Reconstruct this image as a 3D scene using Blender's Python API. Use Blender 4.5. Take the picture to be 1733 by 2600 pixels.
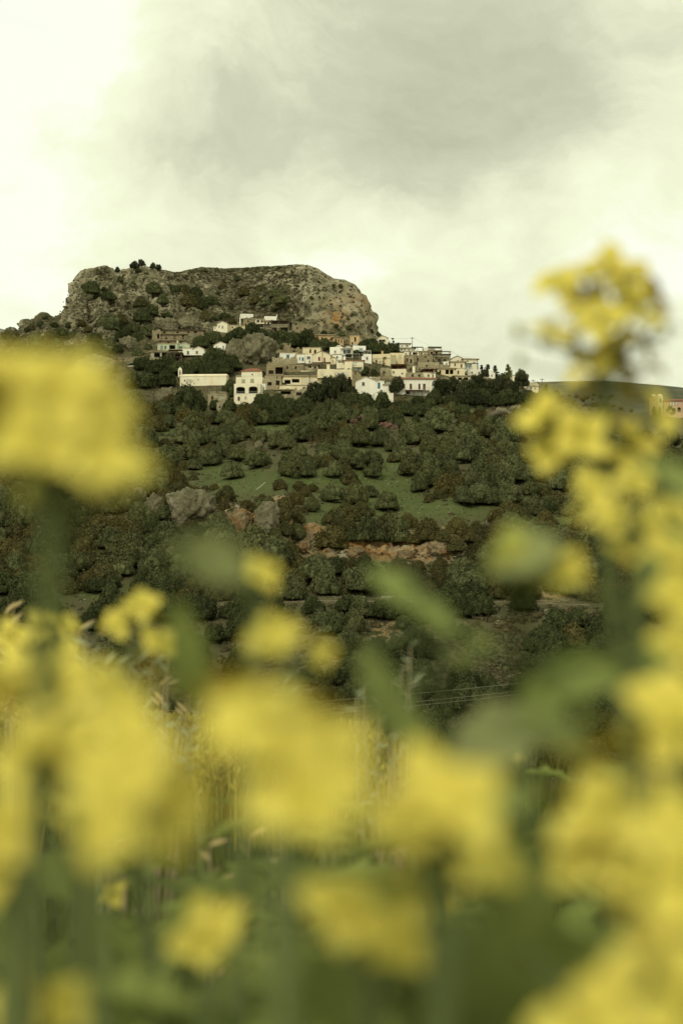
import bpy, math, random
import numpy as np
from mathutils import Vector, Matrix, noise as mnoise
from mathutils.bvhtree import BVHTree

scene = bpy.context.scene
for o in list(bpy.data.objects):
    bpy.data.objects.remove(o, do_unlink=True)
COL = scene.collection
R = math.radians
random.seed(7)
rng = np.random.default_rng(7)

# ------------------------------------------------------------------ camera
FPX, UC, VC, VH = 3611.0, 866.5, 1300.0, 1450.0      # pixels of the 1733 x 2600 frame
PITCH = math.atan((VH - VC) / FPX)
cam = bpy.data.objects.new('camera', bpy.data.cameras.new('camera'))
COL.objects.link(cam)
cam.location = (0, 0, 0)
cam.rotation_euler = (R(90) + PITCH, 0, 0)
cam.data.sensor_fit = 'VERTICAL'
cam.data.sensor_height = 36.0
cam.data.lens = 50.0
cam.data.clip_start = 0.01
cam.data.clip_end = 9000
cam.data.dof.use_dof = True
cam.data.dof.focus_distance = 380.0
cam.data.dof.aperture_fstop = 6.8
scene.camera = cam


def ray(u, v):
    """direction of a photo pixel with y = 1"""
    x, y = (u - UC) / FPX, (VC - v) / FPX
    c, s = math.cos(PITCH), math.sin(PITCH)
    wy, wz = c - y * s, s + y * c
    return Vector((x / wy, 1.0, wz / wy))


def at(u, v, Y):
    return ray(u, v) * Y


# ------------------------------------------------------------------ world
SUN_EL, SUN_AZ = 40.0, -28.0        # azimuth measured from behind the camera towards -X
world = bpy.data.worlds.new('World')
scene.world = world
world.use_nodes = True
nt = world.node_tree
nt.nodes.clear()


class NT:
    """tiny node-tree helper"""
    def __init__(s, t): s.t = t
    def n(s, kind, **kw):
        nd = s.t.nodes.new(kind)
        for k, v in kw.items():
            if k.startswith('i_'):
                key = k[2:]
                key = int(key) if key.isdigit() else key.replace('_', ' ')
                sock = nd.inputs[key]
                if isinstance(v, bpy.types.NodeSocket): s.t.links.new(v, sock)
                else: sock.default_value = v
            else: setattr(nd, k, v)
        return nd
    def math(s, op, a, b=None, c=None, clamp=False):
        nd = s.t.nodes.new('ShaderNodeMath'); nd.operation = op; nd.use_clamp = clamp
        for i, v in enumerate((a, b, c)):
            if v is None: continue
            if isinstance(v, bpy.types.NodeSocket): s.t.links.new(v, nd.inputs[i])
            else: nd.inputs[i].default_value = v
        return nd.outputs[0]
    def vmath(s, op, a, b=None):
        nd = s.t.nodes.new('ShaderNodeVectorMath'); nd.operation = op
        for i, v in enumerate((a, b)):
            if v is None: continue
            if isinstance(v, bpy.types.NodeSocket): s.t.links.new(v, nd.inputs[i])
            else: nd.inputs[i].default_value = v
        return nd.outputs['Value'] if op in ('DOT_PRODUCT', 'LENGTH') else nd.outputs[0]
    def mix(s, fac, a, b, blend='MIX'):
        nd = s.t.nodes.new('ShaderNodeMix'); nd.data_type = 'RGBA'; nd.blend_type = blend
        for i, v in ((0, fac), (6, a), (7, b)):
            if isinstance(v, bpy.types.NodeSocket): s.t.links.new(v, nd.inputs[i])
            elif i == 0: nd.inputs[i].default_value = v
            else: nd.inputs[i].default_value = (*v[:3], 1)
        return nd.outputs[2]
    def noise(s, vec, scale, detail=4, rough=0.55, dist=0.0, dim='3D'):
        nd = s.n('ShaderNodeTexNoise', i_Scale=scale, i_Detail=detail, i_Roughness=rough, i_Distortion=dist)
        if vec is not None: s.t.links.new(vec, nd.inputs['Vector'])
        return nd.outputs['Fac']
    def voro(s, vec, scale, feature='F1', rnd=1.0):
        nd = s.n('ShaderNodeTexVoronoi', feature=feature, i_Scale=scale, i_Randomness=rnd)
        s.t.links.new(vec, nd.inputs['Vector'])
        return nd.outputs['Distance']
    def ramp(s, fac, stops, interp='LINEAR'):
        nd = s.t.nodes.new('ShaderNodeValToRGB'); cr = nd.color_ramp; cr.interpolation = interp
        while len(cr.elements) < len(stops): cr.elements.new(0.5)
        for e, (p, c) in zip(cr.elements, stops):
            e.position = p; e.color = (*c, 1) if len(c) == 3 else c
        s.t.links.new(fac, nd.inputs[0]); return nd.outputs[0]
    def rng_(s, v, a, b, c=0.0, d=1.0, smooth=False):
        nd = s.t.nodes.new('ShaderNodeMapRange')
        if smooth: nd.interpolation_type = 'SMOOTHSTEP'
        s.t.links.new(v, nd.inputs[0])
        for i, x in zip((1, 2, 3, 4), (a, b, c, d)): nd.inputs[i].default_value = x
        return nd.outputs[0]
    def bump(s, h, strength=0.5, dist=0.1):
        nd = s.n('ShaderNodeBump', i_Strength=strength, i_Distance=dist)
        s.t.links.new(h, nd.inputs['Height']); return nd.outputs[0]


W = NT(nt)
tc = W.n('ShaderNodeTexCoord')
sky = W.n('ShaderNodeTexSky', sky_type='NISHITA', sun_disc=False)
sky.sun_elevation = R(SUN_EL)
sky.sun_rotation = R(180 - SUN_AZ)          # direction checked against the lamp below
sky.dust_density = 3.0
gen = tc.outputs['Generated']
# warp the direction with two noises so every cloud edge is ragged
n1 = W.n('ShaderNodeTexNoise', i_Scale=3.6, i_Detail=7.0, i_Roughness=0.55)
W.t.links.new(gen, n1.inputs['Vector'])
warp = W.vmath('SCALE', W.vmath('SUBTRACT', n1.outputs['Color'], (0.5, 0.5, 0.5)))
warp.node.inputs['Scale'].default_value = 0.20
wdir = W.vmath('NORMALIZE', W.vmath('ADD', gen, warp))
flat = W.vmath('MULTIPLY', wdir, (1.0, 1.0, 1.7))
big = W.noise(flat, 2.3, 5, 0.5)
fine = W.noise(flat, 8.0, 9, 0.62)
val = W.math('ADD', W.rng_(big, 0.3, 0.7, 0.795, 0.895), W.rng_(fine, 0.3, 0.7, -0.12, 0.12))
CLOUDS = [  # u, v, angular radius, amount: the broad banks of cloud and the gaps in them
    (-120, 0, 8, 0.10), (120, 420, 5, -0.02), (60, 560, 4, -0.02), (0, 330, 5, 0.04), (300, 100, 7, 0.035), (-200, 500, 10, 0.03), (850, 610, 2.6, 0.12), (1640, 590, 3.2, 0.13), (1420, 480, 2.5, 0.05), (1150, 640, 3, 0.04), (20, 770, 3.5, 0.08), (1700, 20, 3, 0.05),
    (1320, 260, 6.5, -0.085), (1600, 180, 6, -0.07), (1050, 130, 6.5, -0.07), (560, 200, 4.5, -0.03), (720, 260, 6.5, -0.055), (430, 430, 4.5, -0.035), (900, 380, 5, -0.035), (1350, 40, 6, -0.03), (1150, 400, 3.5, -0.02)]
for (u, v, rad, amt) in CLOUDS:
    d = ray(u, v).normalized()
    dp = W.vmath('DOT_PRODUCT', wdir, tuple(d))
    m = W.rng_(dp, math.cos(R(rad * 1.35)), math.cos(R(rad * 0.15)), 0.0, amt, smooth=True)
    val = W.math('ADD', val, m)
cloud = W.ramp(val, [(0.50, (0.50, 0.52, 0.37)), (0.66, (0.635, 0.655, 0.475)), (0.79, (0.82, 0.85, 0.615)), (0.91, (0.93, 0.97, 0.71)), (1.0, (1.03, 1.07, 0.90))])
thin = W.rng_(val, 0.9, 1.15, 0.0, 0.07)
skyscaled = W.vmath('SCALE', sky.outputs['Color']); skyscaled.node.inputs['Scale'].default_value = 0.10
skyc = W.mix(thin, cloud, skyscaled)
bg = W.n('ShaderNodeBackground', i_Strength=1.0)
W.t.links.new(skyc, bg.inputs['Color'])
wo = W.n('ShaderNodeOutputWorld')
W.t.links.new(bg.outputs[0], wo.inputs['Surface'])

sun = bpy.data.objects.new('sun', bpy.data.lights.new('sun', 'SUN'))
COL.objects.link(sun)
sun.data.energy = 1.5
sun.data.angle = R(14)
sun.data.color = (1.0, 0.93, 0.74)
az = R(SUN_AZ)
sdir = Vector((math.sin(az) * math.cos(R(SUN_EL)), -math.cos(az) * math.cos(R(SUN_EL)), math.sin(R(SUN_EL))))
sun.rotation_euler = sdir.to_track_quat('Z', 'Y').to_euler()
sun.location = (0, 0, 200)

vs = scene.view_settings
vs.view_transform = 'Standard'; vs.look = 'None'; vs.exposure = 0.0; vs.gamma = 1.0; vs.use_curve_mapping = False
cy = scene.cycles
cy.use_denoising = True
cy.max_bounces = 5; cy.diffuse_bounces = 3; cy.transmission_bounces = 3; cy.transparent_max_bounces = 4; cy.glossy_bounces = 2
cy.caustics_reflective = False; cy.caustics_refractive = False


# ------------------------------------------------------------------ helpers
def tag(o, label=None, cat=None, group=None, kind=None):
    if label: o['label'] = label
    if cat: o['category'] = cat
    if group: o['group'] = group
    if kind: o['kind'] = kind
    return o


def empty(name, loc=(0, 0, 0), rz=0.0):
    o = bpy.data.objects.new(name, None)
    o.empty_display_size = 0.5
    o.location = loc; o.rotation_euler = (0, 0, rz)
    COL.objects.link(o)
    return o


def link(name, me, parent=None, mat=None, loc=None):
    o = bpy.data.objects.new(name, me)
    COL.objects.link(o)
    if parent: o.parent = parent
    if loc is not None: o.location = loc
    return o


def np_mesh(name, V, F, mat=None, smooth=False):
    """mesh from an (n,3) array and an (m,k) index array"""
    me = bpy.data.meshes.new(name)
    V = np.asarray(V, np.float32); F = np.asarray(F, np.int32)
    k = F.shape[1]
    me.vertices.add(len(V)); me.vertices.foreach_set('co', V.ravel())
    me.loops.add(F.size); me.loops.foreach_set('vertex_index', F.ravel())
    me.polygons.add(len(F))
    me.polygons.foreach_set('loop_start', np.arange(0, F.size, k, dtype=np.int32))
    me.polygons.foreach_set('loop_total', np.full(len(F), k, np.int32))
    if smooth: me.polygons.foreach_set('use_smooth', np.ones(len(F), bool))
    me.update(calc_edges=True)
    if mat: me.materials.append(mat)
    return me


class MB:
    def __init__(s): s.v = []; s.f = []
    def poly(s, pts):
        b = len(s.v); s.v += [tuple(p) for p in pts]; s.f.append(tuple(range(b, b + len(pts))))
    def box(s, x0, x1, y0, y1, z0, z1):
        b = len(s.v)
        s.v += [(x0, y0, z0), (x1, y0, z0), (x1, y1, z0), (x0, y1, z0), (x0, y0, z1), (x1, y0, z1), (x1, y1, z1), (x0, y1, z1)]
        s.f += [tuple(b + i for i in q) for q in ((0, 3, 2, 1), (4, 5, 6, 7), (0, 1, 5, 4), (1, 2, 6, 5), (2, 3, 7, 6), (3, 0, 4, 7))]
    def tube(s, pts, radii, n=6, cap=True):
        pts = [Vector(p) for p in pts]; b = len(s.v); ref = None
        for i, p in enumerate(pts):
            d = (pts[min(i + 1, len(pts) - 1)] - pts[max(i - 1, 0)])
            if d.length < 1e-9: d = Vector((0, 0, 1))
            d.normalize()
            if ref is None: ref = d.orthogonal().normalized()
            a = (ref - d * ref.dot(d))
            a = a.normalized() if a.length > 1e-6 else d.orthogonal().normalized()
            ref = a; c = d.cross(a); r = radii[i] if hasattr(radii, '__len__') else radii
            for k in range(n):
                t = 2 * math.pi * k / n
                s.v.append(tuple(p + (a * math.cos(t) + c * math.sin(t)) * r))
        for i in range(len(pts) - 1):
            for k in range(n):
                s.f.append((b + i * n + k, b + i * n + (k + 1) % n, b + (i + 1) * n + (k + 1) % n, b + (i + 1) * n + k))
        if cap:
            s.f.append(tuple(b + k for k in range(n))[::-1]); s.f.append(tuple(b + (len(pts) - 1) * n + k for k in range(n)))
    def build(s, name, mat, parent=None, loc=None, smooth=False):
        me = bpy.data.meshes.new(name); me.from_pydata(s.v, [], s.f)
        if smooth: me.polygons.foreach_set('use_smooth', [True] * len(me.polygons))
        me.materials.append(mat); me.update()
        return link(name, me, parent, loc=loc)


# vectorised value noise
def _h(i, j, k, s):
    n = (i.astype(np.uint32) * np.uint32(374761393) + j.astype(np.uint32) * np.uint32(668265263) + k.astype(np.uint32) * np.uint32(2147483647 - 12345) + np.uint32(s * 97531 + 11))
    n = (n ^ (n >> np.uint32(13))) * np.uint32(1274126177)
    n = (n ^ (n >> np.uint32(16))) * np.uint32(2246822519)
    n = n ^ (n >> np.uint32(15))
    return (n & np.uint32(0xffffff)).astype(np.float64) / 16777215.0


def vnoise(P, s=0):
    fl = np.floor(P); f = P - fl; f = f * f * (3 - 2 * f); fl = fl.astype(np.int64)
    out = 0
    for a in (0, 1):
        for b in (0, 1):
            for c in (0, 1):
                w = (f[:, 0] if a else 1 - f[:, 0]) * (f[:, 1] if b else 1 - f[:, 1]) * (f[:, 2] if c else 1 - f[:, 2])
                out = out + w * _h(fl[:, 0] + a, fl[:, 1] + b, fl[:, 2] + c, s)
    return out * 2 - 1


def fbm(P, oct=4, s=0, rough=0.5):
    a, t, tot = 1.0, 0, 0
    for o in range(oct):
        t = t + a * vnoise(P * (2 ** o) + 17.3 * o, s + o); tot += a; a *= rough
    return t / tot


def ridged(P, oct=4, s=0, rough=0.55):
    a, t, tot = 1.0, 0, 0
    for o in range(oct):
        t = t + a * (1 - 2 * np.abs(vnoise(P * (2 ** o) + 9.1 * o, s + o))); tot += a; a *= rough
    return t / tot


def worley(P, s=0):
    """distance to nearest feature point and a per-cell random"""
    fl = np.floor(P).astype(np.int64); best = np.full(len(P), 9.0); sec = best.copy(); cell = np.zeros(len(P))
    for a in (-1, 0, 1):
        for b in (-1, 0, 1):
            for c in (-1, 0, 1):
                i, j, k = fl[:, 0] + a, fl[:, 1] + b, fl[:, 2] + c
                q = np.stack([i + _h(i, j, k, s), j + _h(i, j, k, s + 1), k + _h(i, j, k, s + 2)], 1)
                d = np.sqrt(((P - q) ** 2).sum(1)); m = d < best
                sec = np.where(m, best, np.minimum(sec, d)); cell = np.where(m, _h(i, j, k, s + 3), cell); best = np.where(m, d, best)
    return best, sec, cell


# ------------------------------------------------------------------ materials
def material(name):
    m = bpy.data.materials.new(name); m.use_nodes = True
    m.node_tree.nodes.clear()
    n = NT(m.node_tree)
    b = n.n('ShaderNodeBsdfPrincipled'); b.inputs['Roughness'].default_value = 0.85
    b.inputs['Specular IOR Level'].default_value = 0.2
    o = n.n('ShaderNodeOutputMaterial'); n.t.links.new(b.outputs[0], o.inputs['Surface'])
    return m, n, b, o


def setc(n, b, c):
    if isinstance(c, bpy.types.NodeSocket): n.t.links.new(c, b.inputs['Base Color'])
    else: b.inputs['Base Color'].default_value = (*c, 1)


def mat_wall(name, c, stain=0.35, scale=0.6, rough=0.9, bumpy=0.0):
    m, n, b, o = material(name)
    geo = n.n('ShaderNodeNewGeometry').outputs['Position']
    st = n.vmath('MULTIPLY', geo, (1.0, 1.0, 0.35))
    k = n.noise(st, scale, 6, 0.65)
    k2 = n.noise(geo, 3.5, 4, 0.7)
    dark = tuple(x * (1 - stain) * y for x, y in zip(c, (1.0, 0.93, 0.8)))
    col = n.mix(n.rng_(k, 0.42, 0.72), c, dark)
    col = n.mix(n.rng_(k2, 0.55, 0.8, 0, 0.4), col, tuple(x * 0.62 for x in c))
    setc(n, b, col); b.inputs['Roughness'].default_value = rough
    if bumpy:
        n.t.links.new(n.bump(n.noise(geo, 2.5, 5, 0.7), bumpy, 0.25), b.inputs['Normal'])
    return m


def mat_stone(name, c1, c2, joint, scale=2.2):
    m, n, b, o = material(name)
    geo = n.n('ShaderNodeNewGeometry').outputs['Position']
    sq = n.vmath('MULTIPLY', geo, (1.0, 1.0, 1.7))
    vd = n.voro(sq, scale, 'DISTANCE_TO_EDGE')
    cell = n.n('ShaderNodeTexVoronoi', i_Scale=scale); n.t.links.new(sq, cell.inputs['Vector'])
    col = n.mix(cell.outputs['Color'], c1, c2)
    sep = n.n('ShaderNodeSeparateColor'); n.t.links.new(cell.outputs['Color'], sep.inputs[0])
    col = n.mix(sep.outputs[0], c1, c2)
    col = n.mix(n.rng_(n.noise(geo, 0.5, 5, 0.6), 0.4, 0.7, 0, 0.6), col, tuple(x * 0.5 for x in c1))
    col = n.mix(n.rng_(vd, 0.0, 0.09, 1, 0), col, joint)
    setc(n, b, col)
    n.t.links.new(n.bump(n.rng_(vd, 0.0, 0.15), 0.7, 0.12), b.inputs['Normal'])
    return m


def mat_plain(name, c, rough=0.7, var=0.25, scale=3.0, spec=0.2, metal=0.0):
    m, n, b, o = material(name)
    geo = n.n('ShaderNodeNewGeometry').outputs['Position']
    k = n.noise(geo, scale, 4, 0.6)
    setc(n, b, n.mix(n.rng_(k, 0.35, 0.7), c, tuple(x * (1 - var) for x in c)))
    b.inputs['Roughness'].default_value = rough; b.inputs['Specular IOR Level'].default_value = spec; b.inputs['Metallic'].default_value = metal
    return m


def mat_leaf(name, c1, c2, trans=0.25, scale=0.5, objvar=True, rough=0.75, spec=0.08, tint=None):
    """foliage: hue varies from clump to clump and plant to plant"""
    m, n, b, o = material(name)
    geo = n.n('ShaderNodeNewGeometry')
    k = n.noise(geo.outputs['Position'], scale, 4, 0.65)
    col = n.mix(n.rng_(k, 0.35, 0.68), c1, c2)
    if objvar:
        oi = n.n('ShaderNodeObjectInfo').outputs['Random']
        if tint: col = n.mix(n.rng_(oi, 0.35, 1.0, 0.0, 0.75), col, tint)
        br = n.n('ShaderNodeTexWhiteNoise', noise_dimensions='1D'); n.t.links.new(n.math('MULTIPLY', oi, 37.0), br.inputs['W'])
        hs = n.n('ShaderNodeHueSaturation'); n.t.links.new(col, hs.inputs['Color'])
        n.t.links.new(n.rng_(br.outputs['Value'], 0, 1, 0.75, 1.25), hs.inputs['Value']); col = hs.outputs[0]
    ri = geo.outputs['Random Per Island']
    hs2 = n.n('ShaderNodeHueSaturation'); n.t.links.new(col, hs2.inputs['Color']); n.t.links.new(n.rng_(ri, 0, 1, 0.72, 1.28), hs2.inputs['Value'])
    col = hs2.outputs[0]
    setc(n, b, col); b.inputs['Roughness'].default_value = rough; b.inputs['Specular IOR Level'].default_value = spec
    if trans:
        tr = n.n('ShaderNodeBsdfTranslucent'); n.t.links.new(col, tr.inputs['Color'])
        mx = n.n('ShaderNodeMixShader', i_Fac=trans)
        n.t.links.new(b.outputs[0], mx.inputs[1]); n.t.links.new(tr.outputs[0], mx.inputs[2]); n.t.links.new(mx.outputs[0], o.inputs['Surface'])
    return m


M = {}
M['white'] = mat_wall('whitewash', (0.86, 0.84, 0.76), 0.10)
M['cream'] = mat_wall('cream_plaster', (0.79, 0.71, 0.52), 0.16)
M['palecream'] = mat_wall('pale_cream_plaster', (0.84, 0.78, 0.61), 0.12)
M['yellow'] = mat_wall('yellow_plaster', (0.74, 0.64, 0.43), 0.18)
M['ochre'] = mat_wall('ochre_plaster', (0.60, 0.44, 0.25), 0.3)
M['concrete'] = mat_wall('raw_concrete', (0.46, 0.44, 0.34), 0.35)
M['greenwash'] = mat_wall('pale_green_plaster', (0.50, 0.54, 0.40), 0.25)
M['darkconc'] = mat_wall('weathered_concrete', (0.24, 0.21, 0.14), 0.45)
M['stone'] = mat_stone('rubble_stone', (0.46, 0.39, 0.24), (0.28, 0.23, 0.135), (0.15, 0.12, 0.07))
M['palestone'] = mat_stone('pale_stone', (0.56, 0.49, 0.33), (0.40, 0.34, 0.21), (0.2, 0.16, 0.1), 1.8)
M['dark'] = mat_plain('dark_pane_and_room_shade', (0.018, 0.015, 0.012), 0.9)  # near-black colour stands in for unlit interiors; dark panes share it
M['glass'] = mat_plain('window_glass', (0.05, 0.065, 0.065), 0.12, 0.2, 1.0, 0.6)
M['blueglass'] = mat_plain('pale_blue_glass', (0.30, 0.42, 0.45), 0.2, 0.2, 1.0, 0.6)
M['sh_red'] = mat_plain('red_brown_paint', (0.22, 0.06, 0.035), 0.6)
M['sh_brown'] = mat_plain('brown_paint', (0.11, 0.05, 0.03), 0.6)
M['sh_green'] = mat_plain('green_paint', (0.06, 0.20, 0.11), 0.6)
M['sh_blue'] = mat_plain('blue_paint', (0.05, 0.17, 0.27), 0.6)
M['sh_white'] = mat_plain('white_shutter', (0.72, 0.70, 0.62), 0.6)
M['sh_grey'] = mat_plain('grey_green_shutter', (0.42, 0.42, 0.30), 0.6)
M['tile'] = mat_plain('red_roof_tile', (0.29, 0.115, 0.065), 0.8, 0.4, 1.5)
M['slab'] = mat_wall('roof_slab', (0.42, 0.36, 0.24), 0.4)
M['darkslab'] = mat_wall('dark_roof_slab', (0.14, 0.10, 0.07), 0.4)
M['wood'] = mat_plain('weathered_wood', (0.10, 0.065, 0.04), 0.8)
M['rust'] = mat_plain('rusty_iron', (0.13, 0.06, 0.035), 0.8)
M['metal'] = mat_plain('grey_metal', (0.40, 0.39, 0.34), 0.45, 0.2, 3, 0.5, 0.3)
M['bark'] = mat_plain('bark', (0.085, 0.065, 0.045), 0.9, 0.5, 2.0)
M['deadwood'] = mat_plain('bleached_wood', (0.50, 0.46, 0.34), 0.8)

M['olive'] = mat_leaf('olive_leaves', (0.132, 0.142, 0.064), (0.076, 0.086, 0.036), 0.15, 0.35, tint=(0.105, 0.108, 0.042))
M['brush'] = mat_leaf('brown_shrub_leaves', (0.112, 0.098, 0.040), (0.078, 0.078, 0.032), 0.18, 0.3, tint=(0.120, 0.098, 0.032))
M['green'] = mat_leaf('dark_green_leaves', (0.074, 0.084, 0.034), (0.052, 0.062, 0.024), 0.2, 0.3)
M['pine'] = mat_leaf('pine_needles', (0.060, 0.066, 0.030), (0.042, 0.048, 0.022), 0.12, 0.4)
M['ypine'] = mat_leaf('yellow_green_needles', (0.20, 0.20, 0.05), (0.12, 0.13, 0.035), 0.2, 0.4)
M['twig'] = mat_plain('bare_twigs', (0.16, 0.115, 0.07), 0.9, 0.4, 2.0)
M['blossomw'] = mat_leaf('white_blossom', (0.50, 0.45, 0.34), (0.36, 0.32, 0.23), 0.2, 0.5, objvar=False)
M['blossomp'] = mat_leaf('pink_blossom', (0.42, 0.25, 0.20), (0.30, 0.18, 0.13), 0.2, 0.5, objvar=False)


def rock_nodes(n, geo, fine=1.0):
    P = geo
    a = n.noise(P, 0.12 * fine, 8, 0.62)
    b2 = n.noise(P, 0.9 * fine, 6, 0.7)
    st = n.vmath('MULTIPLY', P, (1.0, 1.0, 0.22))
    streak = n.noise(st, 0.5 * fine, 5, 0.65)
    col = n.ramp(a, [(0.30, (0.17, 0.15, 0.088)), (0.47, (0.275, 0.245, 0.155)), (0.62, (0.39, 0.355, 0.245)), (0.78, (0.52, 0.48, 0.36))])
    col = n.mix(n.rng_(b2, 0.47, 0.72, 0, 0.7), col, (0.12, 0.105, 0.06))
    col = n.mix(n.rng_(streak, 0.52, 0.75, 0, 0.55), col, (0.44, 0.41, 0.32))
    return col, a, b2, streak


def mat_terrain(name, ground1, ground2):
    """vertex colour 'zone': R = rock showing, G = ochre rock, B = grass greenness"""
    m, n, b, o = material(name)
    geo = n.n('ShaderNodeNewGeometry').outputs['Position']
    at_ = n.n('ShaderNodeAttribute', attribute_name='zone')
    sep = n.n('ShaderNodeSeparateColor'); n.t.links.new(at_.outputs['Color'], sep.inputs[0])
    rock, a, b2, streak = rock_nodes(n, geo)
    och = n.ramp(n.noise(n.vmath('MULTIPLY', geo, (1, 1, 0.3)), 0.35, 6, 0.7), [(0.3, (0.15, 0.07, 0.025)), (0.5, (0.34, 0.175, 0.058)), (0.7, (0.47, 0.31, 0.14))])
    och = n.mix(n.rng_(b2, 0.48, 0.75, 0, 0.7), och, (0.09, 0.05, 0.025))
    rock = n.mix(n.math('MULTIPLY', sep.outputs[1], n.rng_(n.noise(geo, 0.25, 5, 0.7), 0.38, 0.55)), rock, och)
    g1 = n.mix(n.rng_(n.noise(geo, 0.22, 6, 0.7), 0.36, 0.62), ground1, ground2)
    green = n.mix(n.rng_(n.noise(geo, 0.5, 5, 0.7), 0.35, 0.65), (0.064, 0.104, 0.024), (0.108, 0.122, 0.044))
    green = n.mix(n.rng_(n.noise(geo, 1.1, 6, 0.75), 0.46, 0.66, 0, 0.85), green, (0.10, 0.088, 0.045))
    gr = n.mix(sep.outputs[2], g1, green)
    stones = n.voro(geo, 1.1)
    sm = n.math('MULTIPLY', n.rng_(stones, 0.10, 0.22, 1, 0), n.rng_(n.noise(geo, 0.13, 4, 0.6), 0.48, 0.60))
    gr = n.mix(sm, gr, (0.42, 0.39, 0.29))
    rk = n.math('ADD', sep.outputs[0], n.rng_(n.noise(geo, 0.45, 6, 0.7), 0.3, 0.7, -0.45, 0.45))
    rk = n.rng_(rk, 0.42, 0.58)
    setc(n, b, n.mix(rk, gr, rock))
    h = n.math('ADD', n.noise(geo, 0.8, 8, 0.7), n.math('MULTIPLY', n.noise(geo, 4.0, 4, 0.7), 0.35))
    n.t.links.new(n.bump(h, 0.7, 0.9), b.inputs['Normal'])
    b.inputs['Roughness'].default_value = 0.95; b.inputs['Specular IOR Level'].default_value = 0.1
    return m


M['mountain'] = mat_terrain('mountain_rock', (0.080, 0.078, 0.042), (0.115, 0.100, 0.060))
M['hill'] = mat_terrain('hillside_ground', (0.070, 0.070, 0.034), (0.115, 0.095, 0.052))


def mat_rock(name, ochre=0.0):
    m, n, b, o = material(name)
    geo = n.n('ShaderNodeNewGeometry').outputs['Position']
    rock, a, b2, streak = rock_nodes(n, geo, 2.2)
    if ochre:
        rock = n.mix(n.rng_(n.noise(geo, 0.5, 5, 0.7), 0.36, 0.60, 0.25, ochre), rock, (0.28, 0.145, 0.05))
    rock = n.mix(n.rng_(n.noise(geo, 0.3, 6, 0.75), 0.35, 0.60, 0.0 if ochre else 0.1, 0.35 if ochre else 0.85), rock, (0.115, 0.105, 0.058))
    up = n.n('ShaderNodeSeparateXYZ'); n.t.links.new(n.n('ShaderNodeNewGeometry').outputs['Normal'], up.inputs[0])
    mm = n.math('MULTIPLY', n.rng_(up.outputs[2], 0.15, 0.75), n.rng_(n.noise(geo, 0.4, 5, 0.7), 0.45, 0.6, 0, 0.8))
    rock = n.mix(mm, rock, (0.065, 0.070, 0.03))
    setc(n, b, rock)
    n.t.links.new(n.bump(n.math('ADD', n.noise(geo, 1.2, 7, 0.7), n.math('MULTIPLY', streak, 0.5)), 0.9, 0.7), b.inputs['Normal'])
    return m


M['rock'] = mat_rock('limestone')
M['ochrerock'] = mat_rock('ochre_limestone', 0.9)

# ------------------------------------------------------------------ the hillside and the rock
SKY_U = [-1400, -500, 0, 45, 64, 80, 121, 140, 158, 163, 179, 184, 204, 223, 262, 278, 296, 306, 316, 338, 367, 389, 412, 447, 500, 513, 555, 604, 667, 717, 752,
         783, 804, 829, 846, 874, 902, 913, 922, 931, 941, 955, 969, 984, 1010, 1050, 1100, 1150, 1200, 1250, 1300, 1340, 1400, 1500, 1600, 1733, 2300, 3200]
SKY_V = [990, 905, 850, 845, 838, 815, 797, 800, 785, 752, 742, 704, 686, 681, 681, 689, 699, 690, 685, 681, 676, 679, 686, 691, 681, 678, 681, 681, 677, 675, 671,
         673, 682, 696, 707, 710, 724, 738, 759, 780, 812, 836, 852, 868, 884, 894, 906, 922, 938, 955, 968, 986, 1000, 1030, 1050, 1062, 1110, 1160]


def tab(us, vs_): return lambda u: np.interp(u, us, vs_)


SK = tab(SKY_U, SKY_V)
V7 = tab([-1400, 0, 1150, 1300, 1500, 1733, 2300, 3200], [1090, 1035, 1030, 1045, 1080, 1110, 1150, 1200])
V8 = tab([-1400, -500, 0, 300, 900, 1000, 1100, 1200, 1300, 1450, 1600, 1733, 2300, 3200], [1060, 1010, 965, 950, 930, 942, 957, 977, 1002, 1042, 1075, 1090, 1135, 1185])
V9a = tab([-1400, -500, 0, 160, 600, 750, 850, 900, 960, 1010, 1100, 1150, 3200], [1030, 960, 890, 880, 852, 848, 858, 866, 884, 908, 927, 945, 1175])
Y9 = tab([-1400, 0, 160, 450, 700, 850, 960, 1100, 1300, 1733, 3200], [480, 478, 468, 480, 492, 482, 486, 480, 470, 455, 450])
F10 = tab([-1400, 150, 300, 450, 600, 750, 900, 3200], [.5, .45, .45, .5, .55, .5, .45, .5])
Y10 = tab([-1400, 0, 160, 300, 450, 600, 720, 800, 880, 960, 1010, 1100, 1300, 1733, 3200], [490, 486, 478, 492, 512, 525, 512, 497, 497, 505, 492, 486, 476, 460, 456])
Y11 = tab([-1400, 0, 160, 300, 450, 600, 720, 800, 880, 930, 970, 1010, 1100, 1300, 1733, 3200], [505, 496, 492, 520, 560, 585, 560, 530, 522, 528, 520, 500, 492, 482, 466, 462])
CLIFF = tab([-1400, 540, 575, 640, 660, 720, 750, 800, 1150, 1190, 3200], [0, 0, 1, .7, 1, .9, .5, 1, 1, 0, 0])
VCT = tab([-1400, 540, 575, 650, 720, 760, 850, 1000, 1170, 1400, 1733, 3200], [1345, 1340, 1298, 1300, 1275, 1350, 1365, 1385, 1360, 1370, 1400, 1440])   # top of the low cliffs
VCB = tab([-1400, 540, 575, 650, 720, 760, 850, 1000, 1170, 1400, 1733, 3200], [1400, 1400, 1360, 1356, 1365, 1410, 1430, 1435, 1428, 1440, 1470, 1500])
ZSL = (VH - 0) / FPX


def zof(v, Y):
    """height of pixel row v at distance Y (array version of the camera ray)"""
    y = (VC - v) / FPX; c, s = math.cos(PITCH), math.sin(PITCH)
    return Y * (s + y * c) / (c - y * s)


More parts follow.
